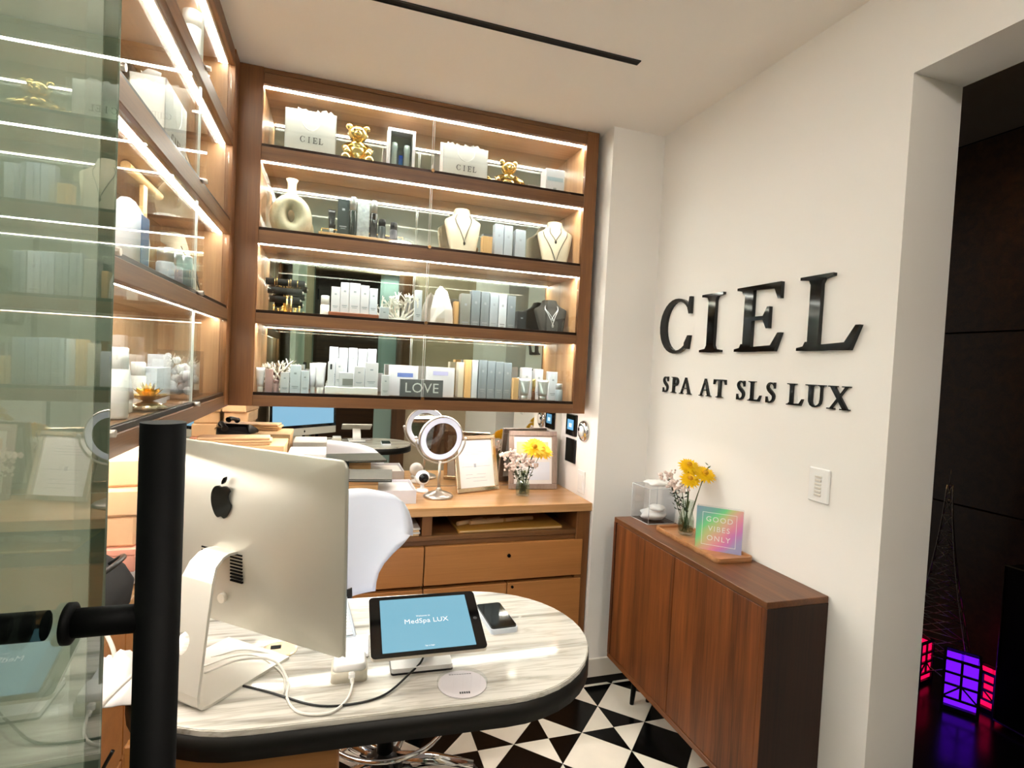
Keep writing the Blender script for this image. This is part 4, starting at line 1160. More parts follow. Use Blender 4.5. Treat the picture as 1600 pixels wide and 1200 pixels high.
cg = card_box('carton', 'large white carton with a blue stripe behind the grey word sign', .238, .362, .132, 2.470, .05, 3, 'whitebox', mark=False)
MB().box(-.028, .040, -.0254, -.025, .082, .100).build('printed_stripe', 'blueprint', cg)
lv3 = thing('word_sign', 'grey block sign with white letters on the bottom row', 'sign', (.373, 2.402, ZR[3]), 0)
MB().box(-.093, .093, -.008, .008, 0, .076, .001).build('block', 'greysign', lv3)
text('lettering', 'LOVE', .060, 'whitetext', lv3, (0, -.0085, .037), depth=.0006, sp=1.05)
pc2 = card_box('carton', 'white square carton with a lilac stripe right of the grey word sign', .398, .524, .132, 2.455, .03, 3, 'whitebox', mark=False)
MB().box(-.034, .034, -.0154, -.015, .096, .114).build('printed_stripe', 'lilac', pc2)
card_box('carton', 'warm white carton edge-on right of the lilac striped one', .545, .572, .160, 2.485, .05, 3, 'cream', mark=False)
card_box('carton', 'slim tan carton left of the silver-grey cartons', .574, .602, .172, 2.465, .05, 3, 'tan', mark=False)
card_box('carton', 'off-white carton between the tan and the silver-grey ones', .605, .633, .172, 2.470, .05, 3, 'bluewhite', mark=False)
g7 = 'silver-grey cartons in the bottom row'
for k, lab in enumerate(('leftmost silver-grey carton in the bottom row', 'second silver-grey carton from the left in the bottom row', 'third silver-grey carton from the left in the bottom row', 'rightmost silver-grey carton in the bottom row')):
    card_box('carton', lab, .637 + .0395 * k, .674 + .0395 * k, .174 - .002 * k, 2.462, .045, 3, 'grey', group=g7)
card_box('carton', 'short tan carton beside the silver tubes', .797, .822, .100, 2.430, .03, 3, 'tan', mark=False)
tube_('squeeze_tube', 'silver squeeze tube left of the small amber vial', .853, 2.422, .054, .098, 3, 'silver', 'silver')
bottle('vial', 'slim amber vial between the two silver tubes', .898, 2.420, .0085, .098, 3, mat('amber_glass', '6b3c1c', .15), 'gold', 'vial', cap=.6)
tube_('squeeze_tube', 'silver squeeze tube right of the small amber vial', .944, 2.422, .058, .096, 3, 'silver', 'silver')
card_box('carton', 'white carton standing behind the left silver tube', .852, .900, .150, 2.475, .03, 3, 'whitebox')
card_box('carton', 'white carton standing behind the right silver tube', .918, .960, .146, 2.480, .03, 3, 'whitebox')
card_box('carton', 'pale grey carton behind the grey jar at the right end', .985, 1.028, .136, 2.470, .04, 3, 'bluewhite')
bottle('jar', 'small grey jar at the right end of the bottom row', 1.026, 2.420, .018, .082, 3, 'greylight', 'silver', 'jar', cap=.35)

# --- left cabinet (its shelves run towards the viewer)
LX = -.470
def L(y): return y
bottle('decanter', 'white decorative bottle on the top row of the left cabinet', -.445, 1.95, .028, .24, 0, 'whitegloss', 'whitegloss', 'ornament', cap=.2)
es = thing('acrylic_easel', 'clear acrylic easel on the top row of the left cabinet', 'display stand', (-.455, 2.13, ZR[0]), pi / 2)
MB().box(-.07, .07, -.004, 0, 0, .19).box(-.07, .07, -.05, 0, 0, .004).build('panel', 'acrylic', es)
gift_bag('white gift bag on the second row of the left cabinet', 0, .21, .215, 0, 1, pi / 2, loc=(-.465, 1.735, ZR[1]), d=.08)
card_box('carton', 'pale pink carton behind the bag in the left cabinet', -.52, -.48, .265, 1.90, .09, 1, mat('pale_pink_card', 'dcc2b4', .5), mark=False)
card_box('carton', 'upright cream board near the glass door on the second row', -.50, -.49, .165, 1.49, .07, 1, 'cream', mark=False)
tstand = thing('wooden_stand', 'pale wooden jewellery post on the second row of the left cabinet', 'jewellery stand', (-.535, 1.72, ZR[1]), pi / 2)
MB().box(-.04, .04, -.03, .03, 0, .008, .001).build('base', 'tan', tstand)
MB().box(-.012, .012, -.004, .004, .008, .265, .001).build('post', 'tan', tstand)
MB().box(-.02, .02, -.012, .008, .225, .27, .003).build('velvet_cap', 'velvet', tstand)
bust('cream necklace bust on the second row of the left cabinet', -.475, 2.10, .17, .245, 1, 'linen', [(.80, .35, .7)], pi / 2)
t3 = thing('jewellery_t_stand', 'pale wooden T-shaped jewellery stand on the third row of the left cabinet', 'jewellery stand', (-.47, 1.64, ZR[2]), pi / 2)
MB().box(-.045, .045, -.03, .03, 0, .008, .001).build('base', 'tan', t3)
MB().box(-.016, .016, -.005, .005, .008, .262, .001).build('post', 'tan', t3)
MB().tube([(-.13, 0, .270), (.13, 0, .270)], .011, 12).build('crossbar', 'tan', t3)
bq = thing('gift_pouch', 'blue and white pouch on the third row of the left cabinet', 'pouch', (-.46, 1.50, ZR[2]), pi / 2)
MB().loft([[(x, y, 0) for x, y in rrect(.13, .06, .02, 5)], [(x, y, .10) for x, y in rrect(.14, .07, .03, 5)], [(x, y, .16) for x, y in rrect(.11, .05, .02, 5)], [(x, y, .19) for x, y in rrect(.05, .02, .008, 5)]]).build('body', 'bluewhite', bq)
MB().box(-.025, .03, -.036, -.0345, .02, .155, .0005).build('blue_label', mat('blue_label', '2f6aa0', .5), bq)
bust('cream necklace bust at the right end of the third row of the left cabinet', -.470, 2.165, .17, .245, 2, 'linen', [(.80, .25, .8)], pi / 2)
gj = 'grey jars on the third row of the left cabinet'
bottle('bottle', 'tall pale silver bottle nearest the wooden T stand', -.44, 1.73, .022, .125, 2, 'greylight', 'silver', group=gj)
bottle('bottle', 'rose silver bottle in the middle of the left cabinet trio', -.44, 1.82, .022, .128, 2, mat('rose_silver', '9c8f96', .3), 'silver', group=gj)
bottle('bottle', 'grey-green bottle nearest the bust in the left cabinet trio', -.44, 1.915, .028, .135, 2, mat('grey_green', '6f7a78', .25), 'silver', group=gj)
gt = 'white toiletries on the bottom row of the left cabinet'
bottle('bottle', 'tall white bottle by the glass door edge on the bottom row', -.43, 1.36, .024, .150, 3, 'whitegloss', 'whitegloss', group=gt)
tube_('squeeze_tube', 'white tube beside the tall bottle on the left bottom row', -.455, 1.49, .055, .145, 3, 'whitebox', 'whitegloss', group=gt, rz=pi / 2)
card_box('carton', 'low white carton behind the gold flower', -.49, -.44, .100, 1.735, .10, 3, 'bluewhite', group=gt, mark=False)
card_box('carton', 'white carton standing beside the clear box on the left bottom row', -.50, -.46, .135, 1.86, .08, 3, 'whitebox', group=gt, mark=False)
bottle('bottle', 'small white bottle near the clear box on the left bottom row', -.47, 1.64, .018, .115, 3, 'whitegloss', 'whitegloss', group=gt)
gl = thing('gold_flower', 'gold flower ornament on the bottom row of the left cabinet', 'ornament', (-.425, 1.56, ZR[3]), 0)
pt = MB()
for rr, nn, hh, tl in ((.018, 6, .045, .2), (.034, 8, .038, .6), (.052, 10, .026, 1.0)):
    for i in range(nn):
        a = 2 * pi * i / nn + rr * 30
        c_ = Vector((cos(a), sin(a), 0)); q = Vector((-sin(a), cos(a), 0)); b0 = Vector((0, 0, .018))
        pt.add([b0, b0 + c_ * rr * .6 + q * rr * .35 + Vector((0, 0, hh * .7)), b0 + c_ * rr + Vector((0, 0, hh * (1.2 - .4 * tl))), b0 + c_ * rr * .6 - q * rr * .35 + Vector((0, 0, hh * .7))], [(0, 1, 2, 3)], True)
pt.build('petals', 'gold', gl)
MB().lathe([(.035, 0), (.045, .006), (.03, .016), (.012, .022)], n=20).build('base', 'champagne', gl)
cbx = thing('acrylic_box', 'clear acrylic box with white flowers at the right of the left bottom row', 'box', (-.455, 2.00, ZR[3]), pi / 2)
MB().box(-.09, .09, -.045, -.043, .003, .15).box(-.09, .09, .043, .045, .003, .15).box(-.09, -.088, -.043, .043, .003, .15).box(.088, .09, -.043, .043, .003, .15).box(-.09, .09, -.045, .045, 0, .003).build('walls', 'acrylic', cbx)
fl_ = MB()
rnd = random.Random(9)
for k in range(26):
    fl_.ball((rnd.uniform(-.07, .07), rnd.uniform(-.03, .03), rnd.uniform(.015, .13)), rnd.uniform(.010, .017), n=7, m=5)
fl_.build('white_blossoms', 'tissue', cbx)

# ------------------------------------------------------------------ right wall: lettering, key pad, sideboard
WX = 1.428
sg = thing('wall_lettering', 'four large glossy black raised letters on the white wall', 'sign', (WX, 2.207, 1.547))
for ch_, u0, u1, v0, v1 in (('C', .012, .233, -.004, .236), ('I', .300, .427, 0, .232), ('E', .505, .726, 0, .234), ('L', .795, 1.017, 0, .234)):
    m = MB(); put_glyph(m, ch_, u0, u1, v0, v1, lambda a, b, e: (-e, -a, b), .0, .014); m.build('letter', 'blackgloss', sg)
s2 = thing('wall_lettering', 'line of small black raised letters under the large word', 'sign', (WX, 2.207, 1.372))
for ch_, u0, u1 in (('S', .043, .089), ('P', .108, .160), ('A', .172, .252), ('A', .305, .378), ('T', .393, .464), ('S', .522, .568), ('L', .584, .646), ('S', .667, .713), ('L', .762, .828), ('U', .836, .910), ('X', .918, .995)):
    m = MB(); put_glyph(m, ch_, u0, u1, 0, .070, lambda a, b, e: (-e, -a, b), .0, .008); m.build('letter', 'blackgloss', s2)
kp = thing('wall_keypad', 'white wall keypad with a column of small buttons above the sideboard', 'switch', (WX, 1.2985, 1.137), -pi / 2)
MB().box(-.037, .037, -.008, 0, -.052, .052, .003).build('plate', 'whitegloss', kp)
for k in range(6):
    MB().box(-.012, .012, -.011, -.008, .022 - .011 * k, .029 - .011 * k, .001).build('button', 'base', kp)

sb = thing('sideboard', 'shallow walnut sideboard against the white wall under the letters', 'sideboard', (1.426, 1.6875, 0), -pi / 2)
# local x runs towards the viewer (-y), local -y points into the room
hl, dp = .4475, .226
MB().box(-hl, hl, -dp, 0, .798, .818, .0015).build('top', 'walnuty' if False else wood('walnut_top_x', '4e2c17', '744722', 'x', rough=.42), sb)
MB().box(-hl, hl, -dp, 0, .197, .217, .0015).build('bottom', 'walnuty', sb)
for x0 in (-hl, hl - .018):
    sp_ = MB().box(x0, x0 + .018, -dp + .002, 0, .217, .798).build('side_panel', 'walnutshade', sb)  # end shade painted in; same walnut as the doors
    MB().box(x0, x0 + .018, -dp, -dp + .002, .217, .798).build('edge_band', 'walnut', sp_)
MB().box(-hl + .018, hl - .018, -.010, -.004, .217, .798).build('back_panel', 'walnutshade', sb)
MB().box(-hl + .021, -.0015, -dp + .002, -dp + .020, .220, .795, .001).build('door', 'walnut', sb)
MB().box(.0015, hl - .021, -dp + .002, -dp + .020, .220, .795, .001).build('door', 'walnut', sb)
for sx in (-1, 1):
    for y in (-.115, -.035):
        MB().tube([(sx * (hl - .07), y, .197), (sx * (hl - .055), y - .006, .0)], [.016, .009], 12).build('leg', 'black', sb)

tr2 = thing('wooden_tray', 'small acacia tray on the sideboard holding the vase and sign', 'tray', (1.345, 1.735, .818), -pi / 2 + RAD(-1.5))
MB().prism(rrect(.40, .15, .018, 5), 0, .006).build('bottom', 'tray', tr2)
o_ = rrect(.40, .15, .018, 5); i_ = rrect(.384, .134, .012, 5)
MB().loft([[(x, y, 0) for x, y in o_], [(x, y, .017) for x, y in o_], [(x, y, .017) for x, y in i_], [(x, y, .006) for x, y in i_]], False, False, False).build('rim', 'tray', tr2)
gv = thing('quote_block', 'iridescent acrylic block sign with white letters standing on the wooden tray', 'sign', (1.348, 1.640, .8245), -pi / 2 + RAD(47))
MB().box(-.0795, .0795, -.012, .012, 0, .158, .0015).build('block', 'acrylic', gv)
MB().box(-.0785, .0785, -.0124, -.0121, .001, .157).build('print', 'holo', gv)
tx = MB()
for x0, x1, z0, z1 in ((-.058, .058, .020, .0215), (-.058, .058, .1365, .138), (-.058, -.0565, .020, .138), (.0565, .058, .020, .138)):
    tx.box(x0, x1, -.0132, -.0124, z0, z1)
tx.build('border', 'whitetext', gv)
for w_, z in (('GOOD', .113), ('VIBES', .079), ('ONLY', .045)):
    text('lettering', w_, .0265, 'whitetext', gv, (0, -.0127, z), depth=.0004, sp=1.22)

# flowers
def bloom_mesh():
    m = MB(); rnd = random.Random(4)
    for rr, nn, up in ((1.0, 22, .10), (.86, 20, .32), (.66, 16, .55), (.44, 12, .75)):
        for i in range(nn):
            a = 2 * pi * i / nn + rnd.uniform(-.1, .1); c_ = Vector((cos(a), sin(a), 0)); q = Vector((-sin(a), cos(a), 0)); w_ = .125
            z1 = up * .5 + rnd.uniform(-.05, .05)
            m.add([Vector((0, 0, .12)) + q * .03, c_ * rr * .6 + q * w_ + Vector((0, 0, z1 * .7 + .05)), c_ * rr + Vector((0, 0, z1)), c_ * rr * .6 - q * w_ + Vector((0, 0, z1 * .7 + .05)), Vector((0, 0, .12)) - q * .03], [(0, 1, 2, 3, 4)], True)
    return m
def sprig_mesh(seed):
    m = MB(); rnd = random.Random(seed)
    for k in range(34):
        v_ = Vector((rnd.gauss(0, .5), rnd.gauss(0, .5), rnd.uniform(-.4, .6)))
        m.ball(v_, rnd.uniform(.12, .20), n=6, m=4)
    return m
_proto = {}
def flower(name, label, base, tip, size, kind, group, seed=1):
    """one stem with its bloom; base is in the vase, tip is the centre of the bloom"""
    t = thing(name, label, 'flower', base, 0, group)
    b, e = Vector(base), Vector(tip); d = e - b
    nrm = (d.normalized() + Vector((-.25, -.75, .25))).normalized() if kind == 'mum' else d.normalized()
    MB().tube(spline([(0, 0, 0), d * .55 + Vector((0, 0, .01)), d - nrm * size * .2], 5), .0016, 6).build('stem', 'stem', t)
    key = (kind, seed % 3)
    if key not in _proto:
        _proto[key] = bloom_mesh() if kind == 'mum' else sprig_mesh(seed)
        if kind == 'mum':
            o = _proto[key].build('bloom', 'yellow', t)
        else:
            o = _proto[key].build('blossoms', 'sprig', t)
        _proto[key] = o
    else:
        o = _proto[key].copy(); COL.objects.link(o); o.parent = t
    o.location = d; o.scale = (size, size, size)
    o.rotation_euler = nrm.to_track_quat('Z', 'Y').to_euler()
    if kind == 'mum':
        c_ = d + nrm * size * .30
        ce = MB().ball((0, 0, 0), size * .22, n=10, m=6).build('flower_centre', 'yellowc', t, tuple(c_))
    else:
        lf = MB()
        rnd = random.Random(seed)
        for k in range(26):
            p = d * rnd.uniform(.42, .92) + Vector((rnd.uniform(-.012, .012), rnd.uniform(-.012, .012), 0)); a = rnd.uniform(0, 6.28); q = Vector((cos(a), sin(a), .5)) * rnd.uniform(.012, .024); s_ = Vector((-sin(a), cos(a), 0)) * .006
            lf.add([p, p + q * .5 + s_, p + q, p + q * .5 - s_], [(0, 1, 2, 3)], True)
        lf.build('foliage', 'darkleaf', t)['kind'] = 'stuff'
    return t
def glass_vase(label, c, h, r):
    t = thing('glass_vase', label, 'vase', c, 0)
    pf = [(0, .002), (r * .82, 0), (r * .95, h * .06), (r * 1.0, h * .25), (r * .95, h * .45), (r * .68, h * .68), (r * .62, h * .80), (r * .80, h * .97), (r * .84, h), (r * .78, h), (r * .56, h * .80), (r * .62, h * .68), (r * .88, h * .45), (r * .92, h * .25), (r * .86, h * .10), (0, h * .07)]
    MB().lathe(pf, n=10, smooth=False).build('glass', 'vaseglass', t)
    MB().lathe([(0, h * .075), (r * .85, h * .105), (r * .905, h * .25), (r * .865, h * .44), (0, h * .44)], n=20).build('water', thin_glass('water', 'e4ece0', .04, .5), t)
    sm_ = MB(); rnd = random.Random(int(h * 1000))
    for k in range(7):
        a = rnd.uniform(0, 6.28)
        sm_.tube([(r * .5 * cos(a), r * .5 * sin(a), h * .10), (-r * .3 * cos(a), -r * .3 * sin(a), h * .98)], .0018, 5)
    sm_.build('cut_stems', 'stem', t)
    return t
VX, VY, VZ = 1.352, 1.838, .8245
glass_vase('clear glass vase of flowers on the wooden tray', (VX, VY, VZ), .135, .032)
zt = VZ + .02
ga, gs = 'yellow blooms in the sideboard vase', 'pale sprigs in the sideboard vase'
for lab, dx, dy, dz, s_ in (('topmost yellow bloom in the vase on the sideboard', -.010, -.010, .250, .047), ('yellow bloom on the wall side of the sideboard vase', .030, -.055, .226, .048), ('yellow bloom low on the near side of the sideboard vase', -.028, -.045, .204, .044), ('yellow bloom turned to the back corner of the sideboard vase', .018, .020, .228, .042)):
    flower('chrysanthemum', lab, (VX + dx * .1, VY + dy * .1, zt), (VX + dx, VY + dy, zt + dz), s_, 'mum', ga)
for k, (lab, dx, dy, dz, s_) in enumerate((('pale sprig leaning furthest to the acrylic box side of the sideboard vase', -.045, .075, .195, .034), ('pale sprig low at the front of the sideboard vase', -.055, .018, .175, .032), ('pale sprig hanging under the yellow blooms of the sideboard vase', -.040, -.015, .165, .028))):
    flower('statice_sprig', lab, (VX + dx * .1, VY + dy * .1, zt), (VX + dx, VY + dy, zt + dz), s_, 'sprig', gs, k + 1)
lt2 = thing('leaf_twig', 'thin leafy twig rising behind the yellow blooms on the sideboard', 'twig', (VX, VY, zt))
MB().tube(spline([(0, 0, 0), (.02, -.03, .14), (.04, -.06, .255)], 5), .0014, 5).build('stem', 'stem', lt2)
for k in range(5):
    a = k * 2.1; p = Vector((.03 + .003 * k, -.045 - .004 * k, .215 + .012 * k)); q = Vector((cos(a) * .016, sin(a) * .016, .012)); s_ = Vector((-sin(a), cos(a), 0)) * .006
    MB().add([p, p + q * .5 + s_, p + q, p + q * .5 - s_], [(0, 1, 2, 3)], True).build('leaf', 'leaf', lt2)

ab = thing('acrylic_box', 'open clear acrylic box with white towels on the sideboard', 'box', (1.345, 2.065, .818), -pi / 2 + RAD(2))
w2 = .0655
MB().box(-w2, w2, -w2, -w2 + .003, .003, .150).box(-w2, w2, w2 - .003, w2, .003, .150).box(-w2, -w2 + .003, -w2 + .003, w2 - .003, .003, .150).box(w2 - .003, w2, -w2 + .003, w2 - .003, .003, .150).box(-w2, w2, -w2, w2, 0, .003).build('walls', 'acrylic', ab)
eg = MB()
for x in (-w2, w2):
    for y in (-w2, w2):
        eg.tube([(x, y, .002), (x, y, .150)], .0013, 6)
for z in (.0015, .150):
    eg.tube([(-w2, -w2, z), (w2, -w2, z), (w2, w2, z), (-w2, w2, z)], .0012, 6, closed=True)
eg.build('polished_edge', mat('acrylic_edge', 'd6dade', .08, spec=.8), ab)
def tissue_lump(name, label, c, rx, ry, rz_, seed, cat='towel'):
    rnd = random.Random(seed); m = MB(); m.ball((0, 0, rz_), rx, ry, rz_, 18, 12)
    m.v = [(x * (1 + .20 * sin(70 * z + 5 * y / ry + seed)), y * (1 + .16 * sin(90 * z + 4 * y / ry + seed * 2)), max(0, z * (1 + .10 * sin(9 * x / rx + seed)))) for x, y, z in m.v]
    return tag(m.build(name, 'tissue', None, c), label, cat)
tissue_lump('folded_towel', 'folded white towel lying in the bottom of the acrylic box', (1.345, 2.063, .8215), .054, .055, .022, 1)
tissue_lump('folded_towel', 'crumpled white towel on top of the folded one inside the acrylic box', (1.350, 2.045, .8630), .034, .036, .013, 2)
tk = tissue_lump('paper_tissue', 'white tissue lying across the open top rim of the acrylic box', (1.350, 2.060, .9685), .048, .060, .011, 4, 'tissue')

# return wall beside the cabinet: thermostats, chrome dial, blank plate
RX = 1.164
def plate(name, label, y0, y1, z0, z1, cat='control panel'):
    t = thing(name, label, cat, (RX, (y0 + y1) / 2, (z0 + z1) / 2), -pi / 2)
    return t, (y1 - y0) / 2, (z1 - z0) / 2
t, hw_, hh_ = plate('thermostat', 'black wall thermostat with a lit blue screen beside the cabinet', 2.462, 2.622, 1.120, 1.228)
MB().box(-hw_ * .72, hw_ * .72, -.014, 0, -hh_, hh_, .003).build('housing', 'blackgloss', t)
s_ = MB().box(-hw_ * .45, hw_ * .45, -.0146, -.014, -hh_ * .45, hh_ * .50).build('screen', 'screen3', t)
MB().box(-hw_ * .2, hw_ * .2, -.0149, -.0146, -hh_ * .2, hh_ * .15).build('icon', mat('screen_glow', '0a1216', .2, emit='bfe6ff', es=1.2), s_)
t, hw_, hh_ = plate('wall_panel', 'blank black wall panel under the lit thermostat', 2.462, 2.622, .985, 1.105)
MB().box(-hw_ * .72, hw_ * .72, -.010, 0, -hh_, hh_, .003).build('housing', 'blackgloss', t)
MB().box(-hw_ * .66, hw_ * .66, -.0105, -.010, -hh_ * .9, hh_ * .9).build('glass_face', 'blackglass', t)
t = thing('chrome_dial', 'round chrome dial on the narrow wall right of the thermostat', 'dial', (RX, 2.405, 1.160), -pi / 2)
ry = Matrix.Rotation(pi / 2, 4, 'X')
MB().lathe([(.050, 0), (.052, .006), (.046, .014), (.030, .018), (0, .018)], n=32, mtx=ry).build('bezel', 'chrome', t)
MB().lathe([(.026, .018), (.026, .021), (0, .021)], c=(0, 0, 0), n=24, mtx=ry).build('face', 'whitegloss', t)
MB().box(-.030, -.014, -.0225, -.020, -.002, .014, .001).build('sensor', 'black', t)
t = thing('blank_plate', 'blank white wall plate just above the counter on the narrow wall', 'plate', (RX, 2.405, .915), -pi / 2)
MB().box(-.036, .036, -.006, 0, -.055, .055, .002).build('plate', 'whitegloss', t)
MB().box(-.020, .020, -.008, -.006, -.036, .036, .001).build('rocker', 'whitegloss', t)

# ------------------------------------------------------------------ on the back counter
CZ = .843
mm = thing('makeup_mirror', 'round lit makeup mirror on a brushed steel stand on the counter', 'mirror', (.482, 2.470, CZ), RAD(-4))
MB().lathe([(.066, 0), (.068, .006), (.060, .014), (.030, .026), (.010, .032), (.008, .036)], n=36).build('base', 'steel', mm)
MB().tube([(0, 0, .03), (0, 0, .165)], .0065, 14).ball((0, -.003, .034), .012, n=12, m=8).build('stem', 'steel', mm)
MB().tube([(.112 * cos(RAD(a)), 0, .268 + .112 * sin(RAD(a))) for a in range(180, 361, 10)], .0045, 8).ball((-.112, 0, .268), .008, n=10, m=8).ball((.112, 0, .268), .008, n=10, m=8).build('yoke', 'steel', mm)
hm = Matrix.Translation((0, 0, .268)) @ Matrix.Rotation(RAD(14), 4, 'Z') @ Matrix.Rotation(RAD(9), 4, 'X') @ Matrix.Rotation(pi / 2, 4, 'X')
MB().lathe([(.100, -.010), (.105, -.006), (.105, .006), (.100, .010), (.098, .009)], n=48, mtx=hm, caps=False).build('rim', 'steel', mm)
MB().lathe([(.098, .0095), (.074, .0095)], n=48, mtx=hm, caps=False).build('light_ring', mat('frosted_light_ring', 'e4e8f2', .4, emit='dfe6ff', es=.25), mm)
MB().lathe([(0, .0093), (.0745, .0093)], n=48, mtx=hm, smooth=False).build('mirror_glass', 'mirror', mm)

def cert_frame(label, loc, rz, w, h, lean, m, bw, papers):
    t = thing('photo_frame', label, 'picture frame', loc, rz)
    L_ = Matrix.Rotation(RAD(-lean), 4, 'X')
    f = MB()
    for x0, x1, z0, z1 in ((-w / 2, w / 2, 0, bw), (-w / 2, w / 2, h - bw, h), (-w / 2, -w / 2 + bw, bw, h - bw), (w / 2 - bw, w / 2, bw, h - bw)):
        f.box(x0, x1, -.016, 0, z0, z1, .002, mtx=L_)
    f.build('frame', m, t)
    MB().box(-w / 2 + bw, w / 2 - bw, -.006, -.004, bw, h - bw, mtx=L_).build('certificate', 'paper', t)
    pr_ = MB()
    for z, a, b in papers:
        pr_.box(a * w, b * w, -.0066, -.006, z * h, z * h + .0016, mtx=L_)
    pr_.build('printed_lines', 'print', t)
    sl2 = sin(RAD(lean)); ez = h * .62
    MB().prism([(ez * sl2 + .001, ez), (ez * sl2 + .004, ez), (ez * sl2 * .4 + .075, 0), (ez * sl2 * .4 + .070, 0)], -.02, .02, 'x').build('easel_back', 'black', t)
    return t, L_
rl_ = [(.78, -.20, .10), (.74, -.26, .2), (.70, -.26, .24), (.66, -.24, .1), (.44, -.34, .34), (.30, -.26, -.1), (.30, .0, .22), (.24, -.26, .2), (.18, -.1, .24)]
f1, L1 = cert_frame('champagne framed certificate leaning on the mirror beside the round makeup mirror', (.690, 2.560, CZ), RAD(17), .235, .270, 15, 'champagne', .020, rl_)
MB().box(-.012, .0, -.0068, -.006, .115, .133, mtx=L1).build('seal', 'print', f1)
f2, L2 = cert_frame('grey wooden framed certificate behind the flower vase on the counter', (.980, 2.585, CZ), RAD(-5), .250, .290, 10, 'greywood', .026, rl_[:5])
MB().box(-.085, .08, -.0067, -.006, .155, .235, mtx=L2).build('cream_panel', 'manila', f2)
MB().box(-.02, .088, -.0069, -.006, .045, .135, mtx=L2).build('blue_panel', 'bluewhite', f2)
VX, VY, VZ = .884, 2.462, CZ
glass_vase('clear glass vase of flowers on the counter in front of the grey frame', (VX, VY, VZ), .120, .036)
zt = VZ + .02
ga, gs = 'yellow blooms in the counter vase', 'pale sprigs in the counter vase'
for lab, dx, dy, dz, s_ in (('largest yellow bloom in the counter vase', .035, -.030, .205, .063), ('yellow bloom furthest right in the counter vase', .078, -.022, .192, .060), ('yellow bloom at the back of the counter vase', .062, .020, .215, .056)):
    flower('chrysanthemum', lab, (VX + dx * .1, VY + dy * .1, zt), (VX + dx, VY + dy, zt + dz), s_, 'mum', ga)
for k, (lab, dx, dy, dz, s_) in enumerate((('pale sprig furthest left in the counter vase', -.085, -.010, .170, .040), ('pale sprig in the middle of the counter vase', -.030, -.030, .160, .044), ('pale sprig drooping lowest at the left of the counter vase', -.062, -.030, .130, .036), ('pale sprig right under the yellow blooms of the counter vase', .020, -.035, .130, .034))):
    flower('statice_sprig', lab, (VX + dx * .1, VY + dy * .1, zt), (VX + dx, VY + dy, zt + dz), s_, 'sprig', gs, k + 1)

cm = thing('security_camera', 'small white round camera with dark lens beside the makeup mirror', 'camera', (.425, 2.585, CZ), RAD(-5))
MB().lathe([(.030, 0), (.032, .004), (.026, .012), (.010, .016), (.009, .036)], n=24).build('foot', 'whitegloss', cm)
MB().ball((0, 0, .066), .034, .032, .034, 24, 16).build('head', 'whitegloss', cm)
MB().lathe([(0, .034), (.020, .032), (.023, .026), (.023, .020)], n=24, mtx=Matrix.Translation((.004, 0, .068)) @ Matrix.Rotation(pi / 2, 4, 'X')).build('lens', 'blackglass', cm)

wx = thing('storage_box', 'open white card box on the counter in front of the wall mirror', 'box', (.165, 2.475, CZ), RAD(0))
MB().box(-.20, .20, -.113, -.110, 0, .058).box(-.20, .20, .110, .113, 0, .058).box(-.20, -.197, -.110, .110, 0, .058).box(.197, .20, -.110, .110, 0, .058).box(-.20, .20, -.110, .110, 0, .003).build('body', 'whitebox', wx)
MB().box(-.02, .196, -.10, .10, .004, .044, .002).box(.02, .19, -.09, .09, .044, .05, .001).build('paper_sheets', 'paper', wx)
wb2 = thing('wooden_box', 'small wooden box inside the white card box under the dark folder', 'box', (.090, 2.455, CZ + .0505), 0)
MB().box(-.115, .115, -.075, .075, 0, .046, .002).build('body', 'tanx', wb2)
MB().box(-.116, .116, -.076, .076, .030, .0315).build('lid_seam', 'gap', wb2)
fo = thing('folder', 'dark green patterned folder lying on the small wooden box', 'folder', (.115, 2.470, CZ + .098), RAD(-6))
MB().box(-.155, .155, -.11, .11, 0, .005, .001).build('cover', 'folder', fo)
MB().box(-.15, .15, -.105, .105, .005, .008).build('sheets', 'paper', fo)
MB().box(-.155, .155, -.11, .11, .008, .012, .001).build('cover', 'folder', fo)
mx_ = thing('manila_box', 'tall manila box with a dark slot in its lid on the back counter', 'box', (-.318, 2.51, CZ), 0)
MB().box(-.145, .145, -.11, .11, 0, .218, .002).build('body', 'manila', mx_)
MB().box(-.147, .147, -.112, .112, .219, .242, .002).build('lid', 'manila', mx_)
MB().box(.050, .090, -.095, -.083, .2415, .2426).build('slot', 'gap', mx_)
wx2 = thing('white_carton', 'white carton with a dark cut-out window beside the manila box', 'box', (-.085, 2.52, CZ), 0)
MB().box(-.075, .075, -.10, .10, 0, .205, .002).build('body', 'paper', wx2)
MB().box(-.062, .010, -.1015, -.100, .125, .180).build('window', 'gap', wx2)
pk = thing('paper_stack', 'kraft envelopes lying askew on the manila box', 'envelopes', (-.36, 2.455, CZ + .2425), RAD(5))
for k in range(3):
    MB().box(-.15 + .010 * (k % 3), .13 + .008 * (k % 2), -.055 - .004 * (k % 2), .045, .0105 * k, .0105 * k + .0098, .003).build('envelope', 'manila' if k % 2 else 'kraft', pk)
tel = thing('telephone', 'black desk telephone on top of the manila box', 'telephone', (-.385, 2.575, CZ + .2425), RAD(20))
MB().loft([[(x, y, 0) for x, y in rrect(.12, .09, .010, 4)], [(x, y, .012) for x, y in rrect(.12, .09, .010, 4)], [(x, y + .01, .045 if y > 0 else .024) for x, y in rrect(.115, .075, .008, 4)]]).build('body', 'blackplastic', tel)
MB().tube(spline([(-.04, -.038, .050), (-.04, -.02, .058), (-.04, .025, .066), (-.04, .042, .060)], 6), [.013] * 3 + [.009] * 13 + [.013] * 3, 12).build('handset', 'blackplastic', tel)

